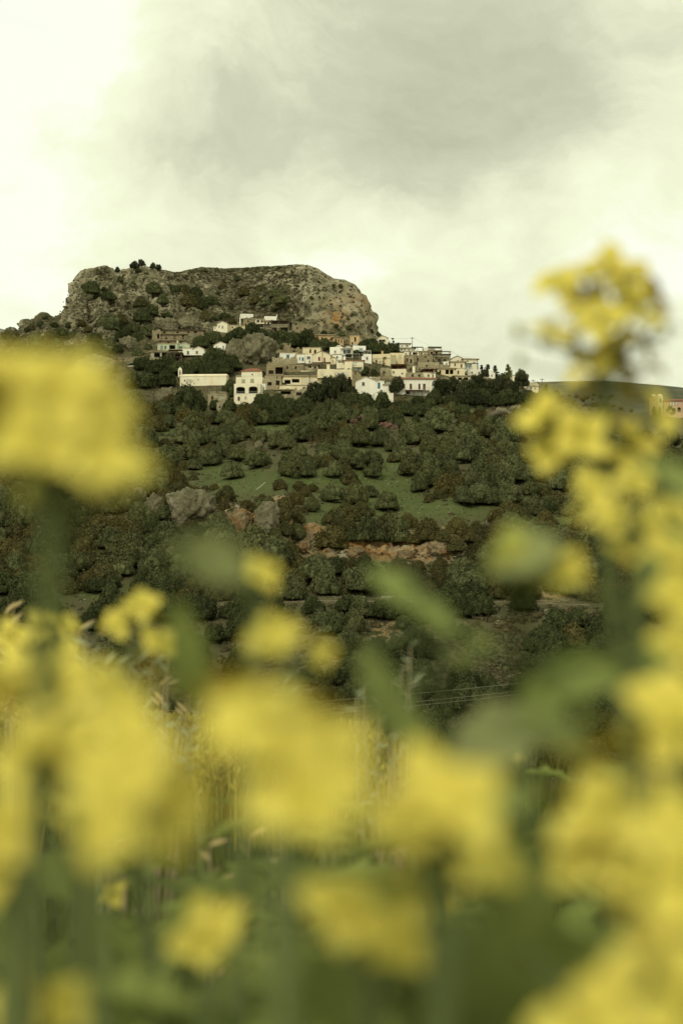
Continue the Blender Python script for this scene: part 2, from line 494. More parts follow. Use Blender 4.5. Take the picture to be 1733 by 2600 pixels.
def xof(u, v, Y):
    y = (VC - v) / FPX; c, s = math.cos(PITCH), math.sin(PITCH)
    return Y * ((u - UC) / FPX) / (c - y * s)


def column(u):
    """knots (v, Y) from the valley up to the skyline for columns u; arrays (k, n)"""
    u = np.asarray(u, float); one = np.ones_like(u)
    s = SK(u); v7 = V7(u); v8 = V8(u); v9 = np.maximum(V9a(u), s + 0.35 * (v8 - s)) * (u > 980) + V9a(u) * (u <= 980)
    v9 = np.minimum(v9, v8 - 6); v9 = np.maximum(v9, s + 8)
    v10 = s + F10(u) * (v9 - s)
    c = CLIFF(u)
    wob = 18 * np.sin(u / 210.0) + 9 * np.sin(u / 77.0 + 1)
    Vk = np.stack([2330 * one, 2060 * one, 1760 + wob, 1542 + wob * .25, 1524 + wob * .25, VCB(u), VCT(u), 1205 + wob, v7, v8, v9, v10, s])
    Yk = np.stack([112 * one, 128 * one, 166 + wob * .2, 200 + 0 * u, 207 + 0 * u, 226 - 3 * c, 236 - 8 * c, 288 + 0 * u, 396 + 0 * u, 440 + 0 * u, Y9(u), Y10(u), Y11(u)])
    return Vk, Yk


NK = 13
seg_rows = [8, 40, 40, 5, 28, 26, 56, 66, 46, 34, 46, 46]       # rows of the sheet between the knots
ts = np.concatenate([np.linspace(i, i + 1, r, endpoint=False) for i, r in enumerate(seg_rows)] + [[NK - 1.0]])
us = np.concatenate([np.arange(-1400, -80, 40), np.arange(-80, 1080, 2.6), np.arange(1080, 1800, 4.0), np.arange(1800, 3201, 40)])


def grid_points(us, ts):
    Vk, Yk = column(us)
    i = np.minimum(ts.astype(int), NK - 2); f = (ts - i)[:, None]
    V = Vk[i] * (1 - f) + Vk[i + 1] * f
    Y = Yk[i] * (1 - f) + Yk[i + 1] * f
    return V, Y


Vg, Yg = grid_points(us, ts)
Ug = np.broadcast_to(us, Vg.shape)
P = np.stack([xof(Ug, Vg, Yg), Yg, zof(Vg, Yg)], -1)            # rows, cols, 3
# behind the skyline: the plateau and the back slope
back = []
for (dy, dz) in ((3, -0.6), (8, -1.8), (16, -3), (32, -6), (60, -12), (120, -30), (250, -75), (500, -150)):
    q = P[-1].copy(); q[:, 1] += dy; q[:, 2] += dz; q[:, 0] *= q[:, 1] / (q[:, 1] - dy); back.append(q)
P = np.concatenate([P, np.stack(back)]); nrow, ncol = P.shape[:2]
tg = np.concatenate([ts, NK - 1 + np.arange(1, 9) * .1])
Vf = np.concatenate([Vg, np.repeat(Vg[-1:], 8, 0)]); Tf = np.broadcast_to(tg[:, None], (nrow, ncol)); Uf = np.broadcast_to(us, (nrow, ncol))
du = np.gradient(P, axis=1); dt = np.gradient(P, axis=0)
N = np.cross(du, dt); N /= np.linalg.norm(N, axis=-1, keepdims=True) + 1e-9
flatP = P.reshape(-1, 3)
mount = np.clip((Tf - 9.6) / 0.8, 0, 1) * np.clip((1015 - Uf) / 60, 0, 1)          # where the big rock is
ridge_fade = np.clip((NK - 1 - Tf) / 0.30, 0.12, 1)
ridge_fade = np.where(Tf > NK - 1, 0.15, ridge_fade)
# low cliffs
cl = CLIFF(Uf) * np.clip((Tf - 4.75) / .3, 0, 1) * np.clip((6.2 - Tf) / .3, 0, 1)
w1, w2, cell = worley(flatP / np.array([8.0, 8.0, 9.0]) + .35 * fbm(flatP / 6.0, 3, 77)[:, None], 3)
x1, x2, xcell = worley(flatP / 3.4 + 4 + .3 * fbm(flatP / 2.5, 2, 78)[:, None], 5)
big_ = ridged(flatP / 26.0, 4, 1).reshape(nrow, ncol)
mid_ = (np.sqrt(np.clip(w2 - w1, 0, 1)) * 2.0 - 1.0 + cell * .8).reshape(nrow, ncol)
sm_ = (np.sqrt(np.clip(x2 - x1, 0, 1)) * 1.8 - .8 + xcell * .7).reshape(nrow, ncol)
fn_ = fbm(flatP / 1.3, 3, 9).reshape(nrow, ncol)
Pv = flatP * np.array([1, 1, .16]); flute = ridged(Pv / 6.0, 4, 12).reshape(nrow, ncol)
slopeN = np.clip(1.25 - N[..., 2], 0.25, 1)
craggy = np.interp(Uf, [0, 150, 420, 520, 640, 720, 780, 900, 1000], [.9, 1.25, 1.15, .8, .6, .7, .55, .5, .45])
A = mount * ridge_fade * (slopeN ** .5)
VMASK = np.ones_like(Uf, float)
for (a_, b1_, c_, d1_) in ((380, 530, 832, 885), (540, 815, 796, 850), (790, 1000, 846, 890)):
    dx_ = np.maximum(np.maximum(a_ - Uf, Uf - b1_), 0); dy_ = np.maximum(np.maximum(c_ - Vf, Vf - d1_), 0)
    VMASK = np.minimum(VMASK, np.clip(np.hypot(dx_, dy_) / 14.0, .08, 1))
A = A * VMASK
disp = A * craggy * (3.4 * big_ + 3.8 * mid_ + 0.9 * sm_ + .35 * fn_)
disp = np.where(Uf < 330, disp * (1 - .65 * np.exp(-((Uf - 165) / 38.0) ** 2)) - 1.2 * mount * np.exp(-((Uf - 165) / 38.0) ** 2), disp)
rightface = np.clip((Uf - 700) / 80, 0, 1)
disp += A * rightface * 2.0 * flute
disp += cl * (2.3 * flute + 1.6 * big_ + .6 * mid_ + .5 * sm_ + .5 * fn_)
soft = (1 - mount) * (1 - cl)
disp += soft * ridge_fade * (0.9 * fbm(flatP / 17, 3, 21).reshape(nrow, ncol) + 0.22 * fbm(flatP / 2.6, 3, 22).reshape(nrow, ncol)) * np.where((Tf > 8) & (Tf < 10.2), .35, 1)
# stony terraces in the middle of the slope
P = P + N * disp[..., None]
flatP = P.reshape(-1, 3)
# zones of the surface
lowf = fbm(flatP / 22.0, 4, 31).reshape(nrow, ncol); hif = fbm(flatP / 5.0, 4, 32).reshape(nrow, ncol)
rockw = mount * (0.55 + 0.4 * lowf + .35 * hif + .35 * np.clip(.75 - N[..., 2], -.3, .6)) + cl * 1.2
gully = np.exp(-(((Uf - 640) / 95.0) ** 2 + ((Vf - 765) / 45.0) ** 2))          # scrubby bowl in the middle of the rock
topsc = np.clip(1 - (Vf - SK(Uf)) / 22.0, 0, 1) * np.clip((Uf - 420) / 60, 0, 1) * np.clip((770 - Uf) / 60, 0, 1)
rockw -= mount * (.55 * gully + .9 * topsc)
lrock = np.exp(-(((Uf - 985) / 70.0) ** 2 + ((Vf - 1600) / 50.0) ** 2)) + .75 * np.exp(-(((Uf - 960) / 130.0) ** 2 + ((Vf - 1497) / 16.0) ** 2)) * np.clip(.6 + 2 * hif, 0, 1.2) + .8 * np.exp(-(((Uf - 1400) / 120.0) ** 2 + ((Vf - 1508) / 26.0) ** 2)) \
    + .45 * np.exp(-(((Uf - 1230) / 90.0) ** 2 + ((Vf - 1800) / 90.0) ** 2)) + .5 * np.exp(-(((Uf - 700) / 60.0) ** 2 + ((Vf - 1505) / 12.0) ** 2))
lrock = np.clip(lrock, 0, 1.1) * (Tf < 6)
rockw += lrock * .85
rockw += .25 * soft * (Tf > 8) * np.clip(hif + .3, 0, 1)
ochw = cl * np.clip((Uf - 560) / 60, 0.25, 1) + lrock + 0.95 * np.exp(-(((Uf - 850) / 26.0) ** 2 + ((Vf - 815) / 30.0) ** 2)) + .45 * np.exp(-(((Uf - 905) / 26.0) ** 2 + ((Vf - 775) / 40.0) ** 2)) + .12 * mount * (lowf > .2)
grass = np.zeros_like(Uf, float)
for (gu, gv, gs, gt, ga) in ((930, 1190, 45, 60, 1.1), (985, 1250, 60, 60, 1.1), (1110, 1290, 140, 32, 1.2), (640, 1225, 150, 38, 1), (860, 1310, 60, 50, 1), (820, 1215, 80, 40, 1), (1020, 1200, 60, 40, 1), (700, 1085, 90, 20, 1), (1390, 1335, 90, 25, .8), (400, 1092, 60, 16, 1.2), (1500, 1300, 120, 30, .8), (820, 1060, 130, 14, .8),
                             (560, 1190, 60, 30, .8), (930, 1310, 60, 30, 1), (800, 1345, 40, 50, .9), (1000, 1440, 100, 14, .6), (250, 1500, 130, 20, .9), (950, 1075, 70, 16, .7), (420, 1030, 20, 30, 1)):
    grass += ga * np.exp(-(((Uf - gu) / gs) ** 2 + ((Vf - gv) / gt) ** 2))
grass = np.clip(grass + .15 * (Vf > 1000) * (Tf < 9.4) + .4 * lowf * (Vf < 1350) * (Tf < 9), 0, 1)
zone = np.stack([np.clip(rockw, 0, 1), np.clip(ochw, 0, 1), grass, np.ones_like(grass)], -1).reshape(-1, 4).astype(np.float32)

idx = np.arange(nrow * ncol).reshape(nrow, ncol)
quads = np.stack([idx[:-1, :-1], idx[:-1, 1:], idx[1:, 1:], idx[1:, :-1]], -1).reshape(-1, 4)
isM = ((Tf[:-1, :-1] >= 10) & (Uf[:-1, :-1] < 1000)).reshape(-1)


def sub_mesh(name, q, mat):
    used, inv = np.unique(q.ravel(), return_inverse=True)
    me = np_mesh(name, flatP[used], inv.reshape(-1, 4), mat, smooth=False)
    ca = me.color_attributes.new('zone', 'FLOAT_COLOR', 'POINT')
    ca.data.foreach_set('color', zone[used].ravel())
    return me


hill = tag(link('hillside', sub_mesh('hillside', quads[~isM], M['hill'])), kind='structure')
tag(link('rocky_mountain', sub_mesh('rocky_mountain', quads[isM], M['mountain'])), kind='structure')
TREE = BVHTree.FromPolygons([tuple(p) for p in flatP.tolist()], quads.tolist())


def hit(u, v, default=400.0):
    """the point of the built hillside seen at photo pixel (u, v)"""
    d = ray(u, v)
    loc, nor, i, dist = TREE.ray_cast(Vector((0, 0, 0)), d.normalized())
    if loc is None: return at(u, v, default), Vector((0, -1, 0.5))
    return loc, nor


def surfY(u, v):
    """smooth distance of the slope at (u, v), before relief"""
    Vk, Yk = column(np.array([float(u)])); a = Vk[:, 0][::-1]; b = Yk[:, 0][::-1]
    return float(np.interp(v, a, b))


# distant hills
def far_hill(name, pts, Y, mat, thick=900, base_v=1300):
    n = len(pts); us_ = np.linspace(pts[0][0], pts[-1][0], 260)
    sv = np.interp(us_, [p[0] for p in pts], [p[1] for p in pts])
    rows = []
    for k in range(40):
        f = k / 25.0
        if f <= 1:
            v = base_v + (sv - base_v) * math.sin(f * math.pi / 2); y = Y + thick * .5 * f
            rows.append(np.stack([xof(us_, v, y), y + 0 * us_, zof(v, y)], 1))
        else:
            g = (f - 1); q = rows[25].copy(); q[:, 1] += thick * g * 1.5; q[:, 2] -= g * g * 160 + 2; rows.append(q)
    Q = np.stack(rows); F = Q.reshape(-1, 3)
    F = F + np.array([0, 0, 1.0]) * (5.0 * fbm(F / 60.0, 4, 40))[:, None] * np.repeat(np.clip(1 - np.arange(40) / 25.0, .12, 1), 260)[:, None] * 2
    ix = np.arange(40 * 260).reshape(40, 260)
    q = np.stack([ix[:-1, :-1], ix[:-1, 1:], ix[1:, 1:], ix[1:, :-1]], -1).reshape(-1, 4)
    return tag(link(name, np_mesh(name, F, q, mat, True)), kind='structure')


m, n, b, o = material('far_scrub')
g_ = n.n('ShaderNodeNewGeometry').outputs['Position']
cc = n.ramp(n.noise(g_, 0.06, 8, 0.75), [(0.38, (0.050, 0.056, 0.030)), (0.52, (0.085, 0.088, 0.050)), (0.66, (0.15, 0.14, 0.09))])
setc(n, b, cc); n.t.links.new(n.bump(n.noise(g_, 0.12, 6, 0.7), 0.8, 5.0), b.inputs['Normal']); M['far'] = m
m, n, b, o = material('far_hazy_scrub')  # distance haze is put into this scrub colour, paler and bluer
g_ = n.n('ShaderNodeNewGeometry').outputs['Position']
setc(n, b, n.ramp(n.noise(g_, 0.05, 8, 0.75), [(0.38, (0.10, 0.125, 0.095)), (0.52, (0.15, 0.17, 0.12)), (0.66, (0.26, 0.26, 0.19))])); M['farhaze'] = m
far_hill('distant_hills', [(900, 1060), (1200, 1010), (1340, 972), (1430, 968), (1520, 966), (1600, 971), (1680, 979), (1733, 985), (2100, 1010), (3300, 1040)], 950, M['far'])
far_hill('distant_ridge', [(-2200, 870), (-700, 845), (-200, 825), (0, 833), (40, 846), (150, 880), (400, 960)], 1300, M['farhaze'])

# near side of the valley: the meadow the camera stands in
gx = np.concatenate([np.linspace(-90, -9, 30), np.linspace(-8.8, 8.8, 150), np.linspace(9, 90, 30)])
gy = np.concatenate([np.linspace(-6, 0, 12), np.linspace(.1, 8, 110), np.linspace(8.3, 30, 40), np.linspace(32, 118, 40)])
GX, GY = np.meshgrid(gx, gy)


def meadow_z(x, y):
    x = np.asarray(x, float); y = np.asarray(y, float)
    edge = 4.6 - np.where(x > 0, 1.6, .55) * x                                   # the brow is nearer on the right
    edge = np.clip(edge, 2.6, 5.6)
    z = -0.50 - 0.035 * y - 0.02 * x
    d = np.clip(y - edge, 0, None)
    z = z - np.where(d < 3, .10 * d * d, .9 + .6 * (d - 3))
    z = np.maximum(z, -26 + 0 * z) if True else z
    return z


Z = meadow_z(GX, GY)
Fm = np.stack([GX, GY, Z], -1).reshape(-1, 3)
amp = np.clip(Fm[:, 1] / 10, 0.25, 1)
Fm[:, 2] += .10 * amp * fbm(Fm * np.array([.9, .9, 0]), 3, 51) + .03 * fbm(Fm * np.array([5, 5, 0]), 3, 52)
ix = np.arange(Fm.shape[0]).reshape(GX.shape)
q = np.stack([ix[:-1, :-1], ix[:-1, 1:], ix[1:, 1:], ix[1:, :-1]], -1).reshape(-1, 4)
m, n, b, o = material('meadow_soil')
g_ = n.n('ShaderNodeNewGeometry').outputs['Position']
cc = n.mix(n.rng_(n.noise(g_, 1.3, 6, 0.7), 0.38, 0.62), (0.055, 0.075, 0.018), (0.12, 0.115, 0.035))
cc = n.mix(n.rng_(n.noise(g_, 9, 4, 0.7), 0.5, 0.7, 0, .7), cc, (0.035, 0.04, 0.014))
setc(n, b, cc); n.t.links.new(n.bump(n.noise(g_, 14, 6, 0.7), 1.0, .05), b.inputs['Normal']); M['soil'] = m
tag(link('meadow_ground', np_mesh('meadow_ground', Fm, q, M['soil'], True)), kind='structure')
MT = BVHTree.FromPolygons([tuple(p) for p in Fm.tolist()], q.tolist())


def ground_z(x, y):
    h = MT.ray_cast(Vector((x, y, 50)), Vector((0, 0, -1)))
    return h[0].z if h[0] is not None else -0.5

# ------------------------------------------------------------------ the village
M['sh_azure'] = M['sh_blue']
BOXES = []          # photo rectangles taken by buildings


def house(name, cat, label, u0, v0, u1, v1, wall, wins=(), roof='flat', yaw=0, depth=None, extras=(), group=None, slabmat='slab', Yd=0.0, into=None):
    """one building; (u0,v0)-(u1,v1) is its front wall in photo pixels, wins are (ua,va,ub,vb,kind)"""
    BOXES.append((u0 - 2, v0 - 2, u1 + 2, v1))
    uc = (u0 + u1) / 2
    Yb = surfY(uc, v1) + Yd
    if v1 < 880 and u1 < 1000: Yb -= 1.2
    if depth is None: depth = min(8.0, max(2.6, .75 * (surfY(uc, v0) - surfY(uc, v1))))
    yw = R(yaw)
    root = empty(name, at(uc, v1, Yb), yw)
    tag(root, label, cat, group)
    ex = Vector((math.cos(yw), math.sin(yw), 0)); nrm = Vector((math.sin(yw), -math.cos(yw), 0)); P0 = at(uc, v1, Yb)

    def loc(u, v):
        d = ray(u, v); t = P0.dot(nrm) / d.dot(nrm); q = d * t - P0
        return q.dot(ex), q.z
    xa = loc(u0, v1)[0]; xb = loc(u1, v1)[0]; zt = loc(uc, v0)[1]; zb = -2.5
    holes = []
    for w in wins:
        a, zz1 = loc(w[0], w[1]); c_, zz0 = loc(w[2], w[3])
        a = max(a, xa + .12); c_ = min(c_, xb - .12); zz1 = min(zz1, zt - .12)
        if c_ - a > .15 and zz1 - zz0 > .15: holes.append((a, c_, zz0, zz1, w[4]))
    xs = sorted({xa, xb, *[h[0] for h in holes], *[h[1] for h in holes]}); zs = sorted({zb, zt, *[h[2] for h in holes], *[h[3] for h in holes]})
    mb = MB()
    for i in range(len(xs) - 1):
        for j in range(len(zs) - 1):
            cx, cz = (xs[i] + xs[i + 1]) / 2, (zs[j] + zs[j + 1]) / 2
            if any(h[0] < cx < h[1] and h[2] < cz < h[3] for h in holes): continue
            mb.poly([(xs[i], 0, zs[j]), (xs[i + 1], 0, zs[j]), (xs[i + 1], 0, zs[j + 1]), (xs[i], 0, zs[j + 1])])
    D = depth
    for h in holes:
        a, c_, z0, z1, k = h; dd = 1.6 if k in ('open', 'arch') else .18
        dd = min(dd, D - .3)
        mb.poly([(a, 0, z0), (a, 0, z1), (a, dd, z1), (a, dd, z0)]); mb.poly([(c_, 0, z0), (c_, dd, z0), (c_, dd, z1), (c_, 0, z1)])
        mb.poly([(a, 0, z0), (a, dd, z0), (c_, dd, z0), (c_, 0, z0)]); mb.poly([(a, 0, z1), (c_, 0, z1), (c_, dd, z1), (a, dd, z1)])
    mb.poly([(xa, 0, zb), (xa, 0, zt), (xa, D, zt), (xa, D, zb)]); mb.poly([(xb, 0, zb), (xb, D, zb), (xb, D, zt), (xb, 0, zt)])
    mb.poly([(xa, D, zb), (xa, D, zt), (xb, D, zt), (xb, D, zb)])
    H = zt
    if roof == 'ruin':      # broken wall tops
        rr = random.Random(int(u0 * 7 + v0))
        n_ = max(3, int((xb - xa) / .5)); w_ = .45
        px = [xa + (xb - xa) * i / n_ for i in range(n_ + 1)]; pz = [rr.uniform(0, .9) for _ in px]
        for i in range(n_):
            for yy in ((0, w_), (D - w_, D)):
                hh = pz[i] if yy[0] == 0 else pz[-i - 1]
                mb.box(px[i], px[i + 1] + .002 * i, yy[0] + .003, yy[1], zt - .01, zt + hh + .05)
        mb.poly([(xa, 0, zt - .4), (xb, 0, zt - .4), (xb, D, zt - .4), (xa, D, zt - .4)])
    if roof == 'parapet':
        mb.poly([(xa, 0, zt - .35), (xb, 0, zt - .35), (xb, D, zt - .35), (xa, D, zt - .35)])
        t = .16
        mb.poly([(xa + t, t, zt - .35), (xa + t, t, zt), (xb - t, t, zt), (xb - t, t, zt - .35)])
        mb.poly([(xa, 0, zt), (xb, 0, zt), (xb - t, t, zt), (xa + t, t, zt)])
        mb.poly([(xa, 0, zt), (xa + t, t, zt), (xa + t, D, zt), (xa, D, zt)]); mb.poly([(xb, 0, zt), (xb, D, zt), (xb - t, D, zt), (xb - t, t, zt)])
    if roof == 'gabley':    # gable faces the camera
        hh = min(1.5, (xb - xa) * .22)
        mb.poly([(xa, 0, zt), (xb, 0, zt), ((xa + xb) / 2, 0, zt + hh)]); mb.poly([(xa, D, zt), ((xa + xb) / 2, D, zt + hh), (xb, D, zt)])
    if roof == 'gablex':
        hh = min(1.6, D * .28)
        mb.poly([(xa, 0, zt), (xa, D / 2, zt + hh), (xa, D, zt)]); mb.poly([(xb, 0, zt), (xb, D, zt), (xb, D / 2, zt + hh)])
    mb.build('wall', M[wall], root)
    rb = MB(); e = .22; th = .14
    if roof in ('flat', 'slab'):
        oh = .5 if roof == 'slab' else .18
        rb.box(xa - oh, xb + oh, -oh, D + .1, zt + .003, zt + (.20 if roof == 'slab' else .16)); rb.build('roof', M[slabmat], root)
    elif roof == 'gabley':
        xm = (xa + xb) / 2
        for (x_0, x_1, za, zc) in ((xa - e, xm, zt - hh * e / (xm - xa), zt + hh), (xm, xb + e, zt + hh, zt - hh * e / (xb - xm))):
            y0, y1 = -e, D + e
            pts = [(x_0, y0, za + .01), (x_1, y0, zc + .01), (x_1, y1, zc + .01), (x_0, y1, za + .01)]
            up = [(p[0], p[1], p[2] + th) for p in pts]
            rb.poly(pts[::-1]); rb.poly(up)
            for i in range(4): rb.poly([pts[i], pts[(i + 1) % 4], up[(i + 1) % 4], up[i]])
        rb.build('roof', M[slabmat], root)
    elif roof == 'gablex':
        for (y0, y1, za, zc) in ((-e, D / 2, zt - hh * e / (D / 2), zt + hh), (D / 2, D + e, zt + hh, zt - hh * e / (D / 2))):
            pts = [(xa - e, y0, za + .01), (xb + e, y0, za + .01), (xb + e, y1, zc + .01), (xa - e, y1, zc + .01)]
            up = [(p[0], p[1], p[2] + th) for p in pts]
            rb.poly(pts[::-1]); rb.poly(up)
            for i in range(4): rb.poly([pts[i], pts[(i + 1) % 4], up[(i + 1) % 4], up[i]])
        rb.build('roof', M[slabmat], root)
    elif roof == 'hip':
        hh = 1.25; i_ = min(D, xb - xa) * .42
        a = [(xa - .3, -.3, zt), (xb + .3, -.3, zt), (xb + .3, D + .3, zt), (xa - .3, D + .3, zt)]
        c0, c1 = (xa + i_, D / 2, zt + hh), (xb - i_, D / 2, zt + hh)
        a2 = [(p[0], p[1], p[2] + .12) for p in a]
        for i in range(4): rb.poly([a[i], a[(i + 1) % 4], a2[(i + 1) % 4], a2[i]])
        rb.poly([a2[0], a2[1], c1, c0]); rb.poly([a2[1], a2[2], c1]); rb.poly([a2[2], a2[3], c0, c1]); rb.poly([a2[3], a2[0], c0]); rb.poly(a[::-1])
        rb.build('roof', M['tile'], root)
    elif roof == 'redgable':    # long low tiled roof seen edge on
        rb.box(xa - .35, xb + .35, -.35, D + .35, zt + .003, zt + .14)
        hh = .95
        rb.poly([(xa - .35, -.35, zt + .145), (xb + .35, -.35, zt + .145), (xb - .5, D / 2, zt + hh), (xa + .5, D / 2, zt + hh)])
        rb.poly([(xb + .35, D + .35, zt + .145), (xa - .35, D + .35, zt + .145), (xa + .5, D / 2, zt + hh), (xb - .5, D / 2, zt + hh)])
        rb.poly([(xa - .35, -.35, zt + .145), (xa + .5, D / 2, zt + hh), (xa - .35, D + .35, zt + .145)]); rb.poly([(xb + .35, -.35, zt + .145), (xb + .35, D + .35, zt + .145), (xb - .5, D / 2, zt + hh)])
        rb.build('roof', M['tile'], root)
    # openings
    for (a, c_, z0, z1, k) in holes:
        w_, h_ = c_ - a, z1 - z0; fm = M['sh_white'] if wall in ('white', 'cream', 'palecream') else M['wood']
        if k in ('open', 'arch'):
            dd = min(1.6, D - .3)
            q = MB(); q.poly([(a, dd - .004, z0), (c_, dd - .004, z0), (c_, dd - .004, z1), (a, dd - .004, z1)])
            q.build('room_shade', M['dark'], root)  # black sheet across the back: the shade inside is its colour
            if k == 'arch':
                q = MB(); n_ = 8; rr = h_ * .32
                for s_ in (0, 1):
                    pts = [((a + c_) / 2 + (-1 if s_ == 0 else 1) * math.cos(t) * w_ / 2, z1 - rr + math.sin(t) * rr) for t in [math.pi / 2 * i / n_ for i in range(n_ + 1)]]
                    cor = (a if s_ == 0 else c_, z1)
                    for yy in (.01, .24):
                        for i in range(n_): q.poly([(cor[0], yy, cor[1]), (pts[i][0], yy, pts[i][1]), (pts[i + 1][0], yy, pts[i + 1][1])])
                    for i in range(n_): q.poly([(pts[i][0], .01, pts[i][1]), (pts[i][0], .24, pts[i][1]), (pts[i + 1][0], .24, pts[i + 1][1]), (pts[i + 1][0], .01, pts[i + 1][1])])
                q.build('arch', M[wall], root)
                q = MB(); q.box(a + .04, c_ - .04, .10, .14, z0 + .55, z0 + .60)
                for i in range(7): xx = a + .1 + (w_ - .2) * i / 6; q.box(xx - .015, xx + .015, .105, .135, z0, z0 + .55)
                q.build('railing', M['metal'], root)
            continue
        door = k.startswith('door')
        kk = k.replace('door_', '') if door else k
        f = MB(); t = min(.07, w_ * .12)
        f.box(a + .002, a + t, .05, .12, z0, z1 - .002); f.box(c_ - t, c_ - .002, .05, .12, z0, z1 - .002); f.box(a + t, c_ - t, .05, .12, z1 - t, z1 - .002)
        if not door: f.box(a + t, c_ - t, .05, .12, z0 + .002, z0 + t); f.box((a + c_) / 2 - .03, (a + c_) / 2 + .03, .055, .11, z0 + t, z1 - t)
        fr = f.build('door' if door else 'window', fm, root)
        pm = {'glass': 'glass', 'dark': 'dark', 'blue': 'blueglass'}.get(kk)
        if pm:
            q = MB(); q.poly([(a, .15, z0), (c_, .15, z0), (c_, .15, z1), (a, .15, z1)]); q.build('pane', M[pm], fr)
        else:
            mid = (a + c_) / 2
            for (s0, s1) in ((a + t, mid - .01), (mid + .01, c_ - t)):
                q = MB(); q.box(s0, s1, .015, .048, z0 + .02, z1 - t)
                for i in range(5): zz = z0 + .12 + (h_ - .3) * i / 5; q.box(s0 + .03, s1 - .03, .004, .014, zz, zz + (h_ - .3) / 9)
                q.build('shutter', M['sh_' + kk], fr)
        if not door and h_ > .7:
            s = MB(); s.box(a - .06, c_ + .06, -.08, .05, z0 - .07, z0 - .003); s.build('sill', M['slab'], fr)
    for e_ in extras:
        kind = e_[0]; q = MB()
        if kind == 'chimney':
            x, _ = loc(e_[1], v0); _, ztop = loc(e_[1], e_[2]); w = e_[3] if len(e_) > 3 else .5
            q.box(x - w / 2, x + w / 2, .8, .8 + w, zt - .2, ztop); q.box(x - w / 2 - .06, x + w / 2 + .06, .74, .86 + w, ztop + .002, ztop + .12)
            q.build('chimney', M[e_[4] if len(e_) > 4 else wall], root)
        elif kind == 'tank':
            x, _ = loc(e_[1], v0); q.tube([(x - .6, D * .5, zt + .95), (x + .6, D * .5, zt + .95)], .3, 10); q.box(x - .9, x + .9, D * .5 - 1.1, D * .5 - 1.06, zt + .2, zt + .8)
            q.box(x - .5, x - .44, D * .5 - .3, D * .5 + .3, zt, zt + .7); q.box(x + .44, x + .5, D * .5 - .3, D * .5 + .3, zt, zt + .7)
            q.build('water_tank', M['metal'], root)
        elif kind == 'balcony':
            a, zz1 = loc(e_[1], e_[2]); c_, zz0 = loc(e_[3], e_[4])
            q.box(a, c_, -1.1, -.003, zz0 - .14, zz0); bl = q.build('balcony', M['slab'], root)
            q = MB()
            if len(e_) > 5 and e_[5] == 'solid':
                q.box(a, c_, -1.1, -1.0, zz0 + .002, zz1); q.box(a, a + .1, -.99, -.004, zz0 + .002, zz1); q.box(c_ - .1, c_, -.99, -.004, zz0 + .002, zz1)
                q.build('parapet', M[wall], bl)
            else:
                q.box(a, c_, -1.1, -1.06, zz1 - .04, zz1)
                nb = max(3, int((c_ - a) / .16))
                for i in range(nb + 1): x = a + .015 + (c_ - a - .03) * i / nb; q.box(x - .012, x + .012, -1.09, -1.07, zz0, zz1 - .04)
                for x in (a, c_ - .04): q.box(x, x + .04, -1.05, -.02, zz1 - .04, zz1)
                q.build('railing', M['metal'], bl)
        elif kind == 'canopy':      # slab or pergola on posts in front of / above the wall
            a, zz1 = loc(e_[1], e_[2]); c_, zz0 = loc(e_[3], e_[4]); mt = e_[5] if len(e_) > 5 else 'wood'; out = e_[6] if len(e_) > 6 else 2.2
            q.box(a - .1, c_ + .1, -out, -.004, zz1 - .12, zz1)
            cn = q.build('canopy', M[mt], root)
            nb = max(2, int((c_ - a) / 2.6))
            for i in range(nb + 1):
                x = a + (c_ - a) * i / nb; q = MB(); q.box(x - .07, x + .07, -out + .05, -out + .19, zz0 - .6, zz1 - .122); q.build('post', M[mt if mt != 'darkslab' else 'rust'], cn)
        elif kind == 'pergola':     # open frame standing on the roof
            a, zz1 = loc(e_[1], e_[2]); c_, _ = loc(e_[3], v0); mt = e_[4] if len(e_) > 4 else 'wood'
            y0, y1 = .3, max(1.6, D - .4)
            q.box(a - .1, c_ + .1, y0 - .1, y0, zz1 - .14, zz1); q.box(a - .1, c_ + .1, y1, y1 + .1, zz1 - .14, zz1)
            nb = max(3, int((c_ - a) / .55))
            for i in range(nb + 1): x = a + (c_ - a) * i / nb; q.box(x - .05, x + .05, y0 - .25, y1 + .25, zz1 + .002, zz1 + .09)
            if len(e_) > 5: q.box(a - .2, c_ + .2, y0 - .3, y1 + .3, zz1 + .092, zz1 + .16)
            pg = q.build('pergola', M[mt], root)
            for x in (a, (a + c_) / 2, c_):
                for y in (y0 - .05, y1 + .05):
                    q = MB(); q.box(x - .05, x + .05, y - .045, y + .045, zt - .3, zz1 - .142); q.build('post', M[mt], pg)
        elif kind == 'belltower':
            x, _ = loc(e_[1], v0); _, ztop = loc(e_[1], e_[2]); w = e_[3]
            q.box(x - w / 2, x - w / 2 + w * .3, .003, .5, zt - .2, ztop - w * .9); q.box(x + w / 2 - w * .3, x + w / 2, .003, .5, zt - .2, ztop - w * .9)
            q.box(x - w / 2, x + w / 2, .003, .5, ztop - w * .898, ztop - w * .5)
            q.poly([(x - w / 2, .003, ztop - w * .5), (x + w / 2, .003, ztop - w * .5), (x, .003, ztop)]); q.poly([(x - w / 2, .5, ztop - w * .5), (x, .5, ztop), (x + w / 2, .5, ztop - w * .5)])
            q.poly([(x - w / 2, .003, ztop - w * .5), (x, .003, ztop), (x, .5, ztop), (x - w / 2, .5, ztop - w * .5)]); q.poly([(x + w / 2, .003, ztop - w * .5), (x + w / 2, .5, ztop - w * .5), (x, .5, ztop), (x, .003, ztop)])
            bt = q.build('bell_gable', M[wall], root)
